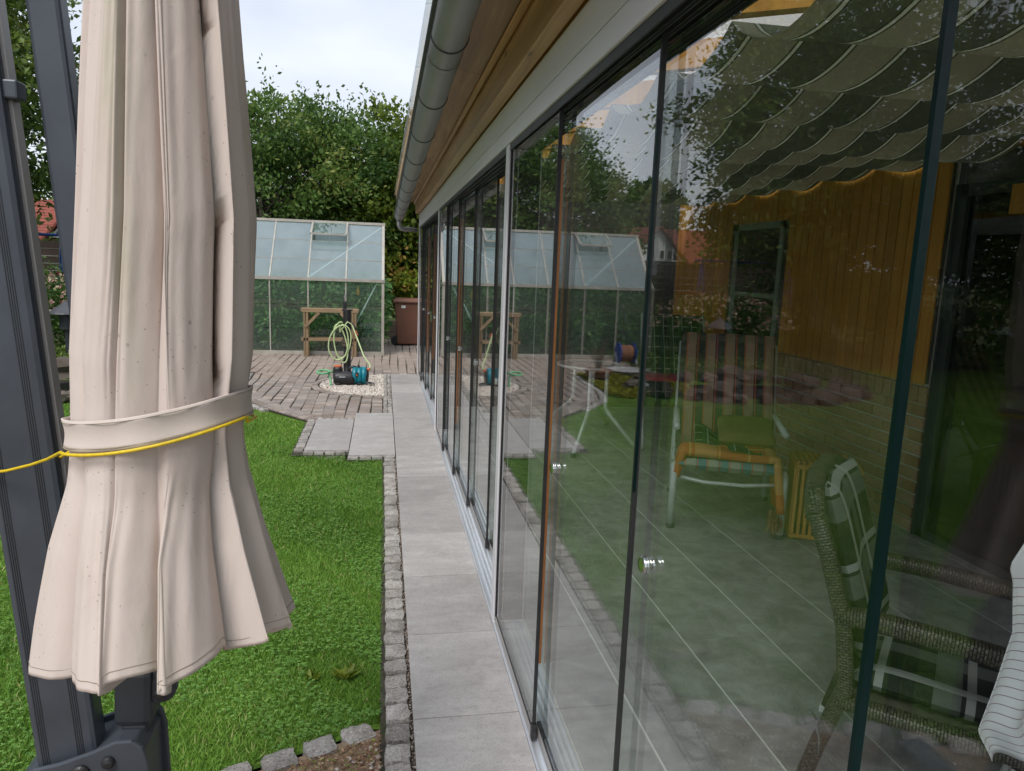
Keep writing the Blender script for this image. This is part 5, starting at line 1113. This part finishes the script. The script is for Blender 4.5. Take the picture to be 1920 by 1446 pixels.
gl_ = thing('garden_lantern', 'dark cone-topped garden lantern beside the rose bush', 'lantern', (-4.62, 11.7, 0))
MB().lathe([(.24, 0), (.23, .02), (.02, .17), (.004, .19)], 24, (-4.62, 11.7, .68)).build('cone_roof', 'slate', gl_); MB().lathe([(.1, .45), (.1, .675)], 16, (-4.62, 11.7, 0)).build('lamp_body', 'anthracite_dark', gl_); MB().lathe([(.04, -.05), (.04, .45)], 12, (-4.62, 11.7, 0)).build('post', 'anthracite_dark', gl_)
def patch(name, lab, cat, x, y, z, size, mat, bias=0):
    n = len(x); an = RNG.uniform(0, 6.3, n); D = np.stack([np.cos(an), np.sin(an), RNG.uniform(.1, 1.4, n)], 1); V, F, r = leaf_arrays(np.stack([x, y, z], 1), D, size, .5, np.clip(RNG.normal(.5 + bias, .25, n), 0, 1))
    return tag(link(name, npmesh(name, V, F, mat, r)), lab, cat, kind='stuff')
n = 15000; x = RNG.uniform(-3.2, -1.72, n); y = RNG.uniform(8.7, 10.75, n); lim = yard_left(np.minimum(y, 10.5)) - .12; edgey = 8.75 + .25 * np.abs(np.sin(x * 3)); k = (x < lim) & (y > edgey) & (x > -3.1 + .2 * np.sin(y * 5)); x, y = x[k], y[k]
patch('sedum_carpet', 'yellow-green sedum carpet at the edge of the paved yard', 'sedum', x, y, -.02 + .07 * np.abs(np.sin(x * 6) * np.sin(y * 5)) * RNG.uniform(.2, 1, len(x)), .045, 'leaf_sedum')
n = 9000; x = RNG.uniform(-6.5, -3, n); y = RNG.uniform(10.3, 13, n); patch('ground_cover', 'low green ground cover between pond and rose bush', 'ground cover', x, y, RNG.uniform(-.03, .12, n), .07, 'leaf_mid')
pond = [(-4.0 + 1.25 * math.cos(a) * (1 + .1 * math.sin(3 * a)), 9.35 + .62 * math.sin(a) * (1 + .1 * math.cos(2 * a))) for a in np.linspace(0, 6.283, 36, endpoint=False)]
sheet('pond_water', 'water', pond, -.02)
RKM = [blob_mesh('boulder', 300 + k, 'rock_mat', .5, .8) for k in range(7)]
for k in range(36):
    a = 2 * math.pi * k / 36 + random.uniform(-.06, .06); s = random.uniform(.07, .17)
    ob = bpy.data.objects.new('boulder', RKM[k % 7]); COL.objects.link(ob); rr_ = random.uniform(1.02, 1.22)
    ob.location = (-4.0 + 1.4 * rr_ * math.cos(a), 9.35 + .76 * rr_ * math.sin(a), .02 + s * .2); ob.scale = (s * 1.3, s, s * .9); ob.rotation_euler = (0, 0, random.uniform(0, 6))
    tag(ob, 'grey-brown boulder on the rim of the garden pond', 'boulder', 'boulders around the pond')
# terracotta bowl with dry plant, dish, hose reel
tbw = thing('terracotta_bowl', 'wide terracotta bowl with a dry twiggy plant on the sedum', 'plant bowl', (-2.05, 10.15, 0))
MB().lathe([(.10, 0), (.17, .05), (.20, .12), (.215, .125), (.215, .145), (.195, .145), (.185, .12)], 28, (-2.05, 10.15, .01)).build('bowl', 'terracotta', tbw, smooth=False)
m = MB()
for k in range(40):
    a = random.uniform(0, 6.28); rr_ = random.uniform(.03, .2); hh = random.uniform(.2, .5); m.tube([(-2.05, 10.15, .1), (-2.05 + rr_ * .5 * math.cos(a), 10.15 + rr_ * .5 * math.sin(a), .1 + hh * .6), (-2.05 + rr_ * math.cos(a + .4), 10.15 + rr_ * math.sin(a + .4), .1 + hh)], [.005, .004, .002], 5)
m.build('dry_twigs', 'dry_twig', tbw)
bd = MB(); bd.lathe([(.02, 0), (.28, .0), (.32, .05), (.30, .055), (.26, .02), (.02, .015)], 28, (-2.68, 10.7, .03)); tag(bd.build('bird_bath', 'concrete', None), 'flat pale bird bath dish beside the terracotta bowl', 'bird bath')
hr = thing('hose_reel', 'blue hose reel standing behind the terracotta bowl', 'hose reel', (-2.88, 11.4, 0))
RYm = Matrix.Rotation(math.pi / 2, 4, 'Y')
for x in (-3.02, -2.76): MB().lathe([(.03, -.01), (.17, -.012), (.18, 0), (.17, .012), (.03, .01)], 24, (x, 11.4, .25), RYm).build('reel_disc', 'blue_paint', hr)
MB().lathe([(.13, -.11), (.14, -.05), (.13, 0), (.14, .05), (.13, .11)], 24, (-2.89, 11.4, .25), RYm).build('wound_hose', 'terracotta', hr)
for x in (-3.06, -2.72): MB().tube([(x, 11.25, -.02), (x, 11.4, .26), (x, 11.55, -.02)], .012, 8).build('stand', 'white_tube', hr, smooth=True)
# swing frame, fence, house
sw = thing('swing_frame', 'blue swing frame with red crossbar in the far garden', 'swing', (-7.1, 18, 0))
for x in (-7.1, -9.6): MB().tube([(x, 17.6, -.05), (x, 18.0, 1.9)], .04, 10).tube([(x, 18.4, -.05), (x, 18.0, 1.9)], .04, 10).build('post', 'blue_paint', sw, smooth=True)
MB().tube([(-9.8, 18, 1.92), (-6.9, 18, 1.92)], .035, 10).build('top_bar', 'blue_paint', sw, smooth=True); MB().tube([(-9.7, 17.8, 1.08), (-6.4, 17.8, 1.08)], .03, 10).build('crossbar', 'red_paint', sw, smooth=True)
for x in (-7.9, -8.4): MB().tube([(x, 18, 1.92), (x, 18, .45)], .008, 6).build('rope', 'hose_mint', sw)
MB().box(-8.45, -7.85, 17.9, 18.1, .43, .46).build('seat', 'blue_paint', sw)
fe = thing('timber_fence', 'dark brown horizontal board fence at the far end of the garden', 'fence', (-8, 22, 0))
for k in range(9): MB().box(-17, -2.6, 22 + .01 * (k % 2), 22.025 + .01 * (k % 2), .02 + .2 * k, .213 + .2 * k).build('board', 'fence_wood', fe)
for k in range(9): MB().box(-17 + 1.8 * k - .05, -17 + 1.8 * k + .05, 22.04, 22.14, -.05, 1.86).build('post', 'fence_wood', fe)
t = NT('roof_tile'); v = t.coords(); s = t.sep(t.n('ShaderNodeTexCoord').outputs['Object']); wv = t.math('FRACT', t.math('MULTIPLY', s[2], 4.2)); f = t.noise(v, 2, 4)
c = t.mix(t.ramp(f, [(.3, 0.), (.7, 1.)]), (.2, .055, .04), (.28, .085, .06)); c = t.mix(t.math('LESS_THAN', wv, .12), c, (.05, .02, .015)); t.bsdf(c, .8, 0, t.bump(wv, .5, .05), .2)
simple('gable_white', (.85, .85, .85), (.78, .78, .78), 3, .6, 0, 0)
ho = thing('gabled_house', 'white gabled house with dark red tiled roof in the distance', 'house', (-21, 62, 0))
MB().box(-34, -9, 60, 69, -.1, 2.5).build('wall', 'white_paint', ho)
m = MB(); m.add([(-34.5, 59.4, 2.3), (-8.5, 59.4, 2.3), (-8.5, 64.5, 5.4), (-34.5, 64.5, 5.4), (-34.5, 69.6, 2.3), (-8.5, 69.6, 2.3)], [(0, 1, 2, 3), (3, 2, 5, 4), (0, 3, 4), (1, 5, 2)]); m.build('roof', 'roof_tile', ho)
m = MB(); gx = -21.8; m.add([(gx - 2.3, 59.0, 2.4), (gx + 2.3, 59.0, 2.4), (gx, 59.0, 5.1), (gx - 2.3, 64, 2.4), (gx + 2.3, 64, 2.4), (gx, 64, 5.1)], [(0, 1, 2), (0, 2, 5, 3), (1, 4, 5, 2)]); gab = m.build('gable', 'gable_white', ho)
m = MB()
for s in (-1, 1):
    m.add([(gx, 58.6, 5.35), (gx + s * 2.8, 58.6, 2.2), (gx + s * 2.8, 64.5, 2.2), (gx, 64.5, 5.35), (gx, 58.6, 5.15), (gx + s * 2.65, 58.6, 2.15), (gx + s * 2.65, 64.5, 2.15), (gx, 64.5, 5.15)], [(0, 1, 2, 3), (4, 7, 6, 5), (0, 4, 5, 1)])
m.build('gable_roof', 'roof_tile', ho)
for x0, x1 in ((-1.25, -.75), (-.55, -.1), (.3, .9)):
    wn = MB().box(gx + x0, gx + x1, 58.93, 58.995, 2.55, 3.35).build('window', 'white_label', ho); MB().box(gx + x0 + .07, gx + x1 - .07, 58.91, 58.928, 2.62, 3.28).build('pane', 'dark_room', wn)
for s in (-1, 1): MB().add([(gx + s * 1.95, 58.95, 2.55), (gx + s * 1.35, 58.95, 2.55), (gx + s * 1.35, 58.95, 3.2)], [(0, 1, 2)]).build('corner_window', 'dark_room', ho)
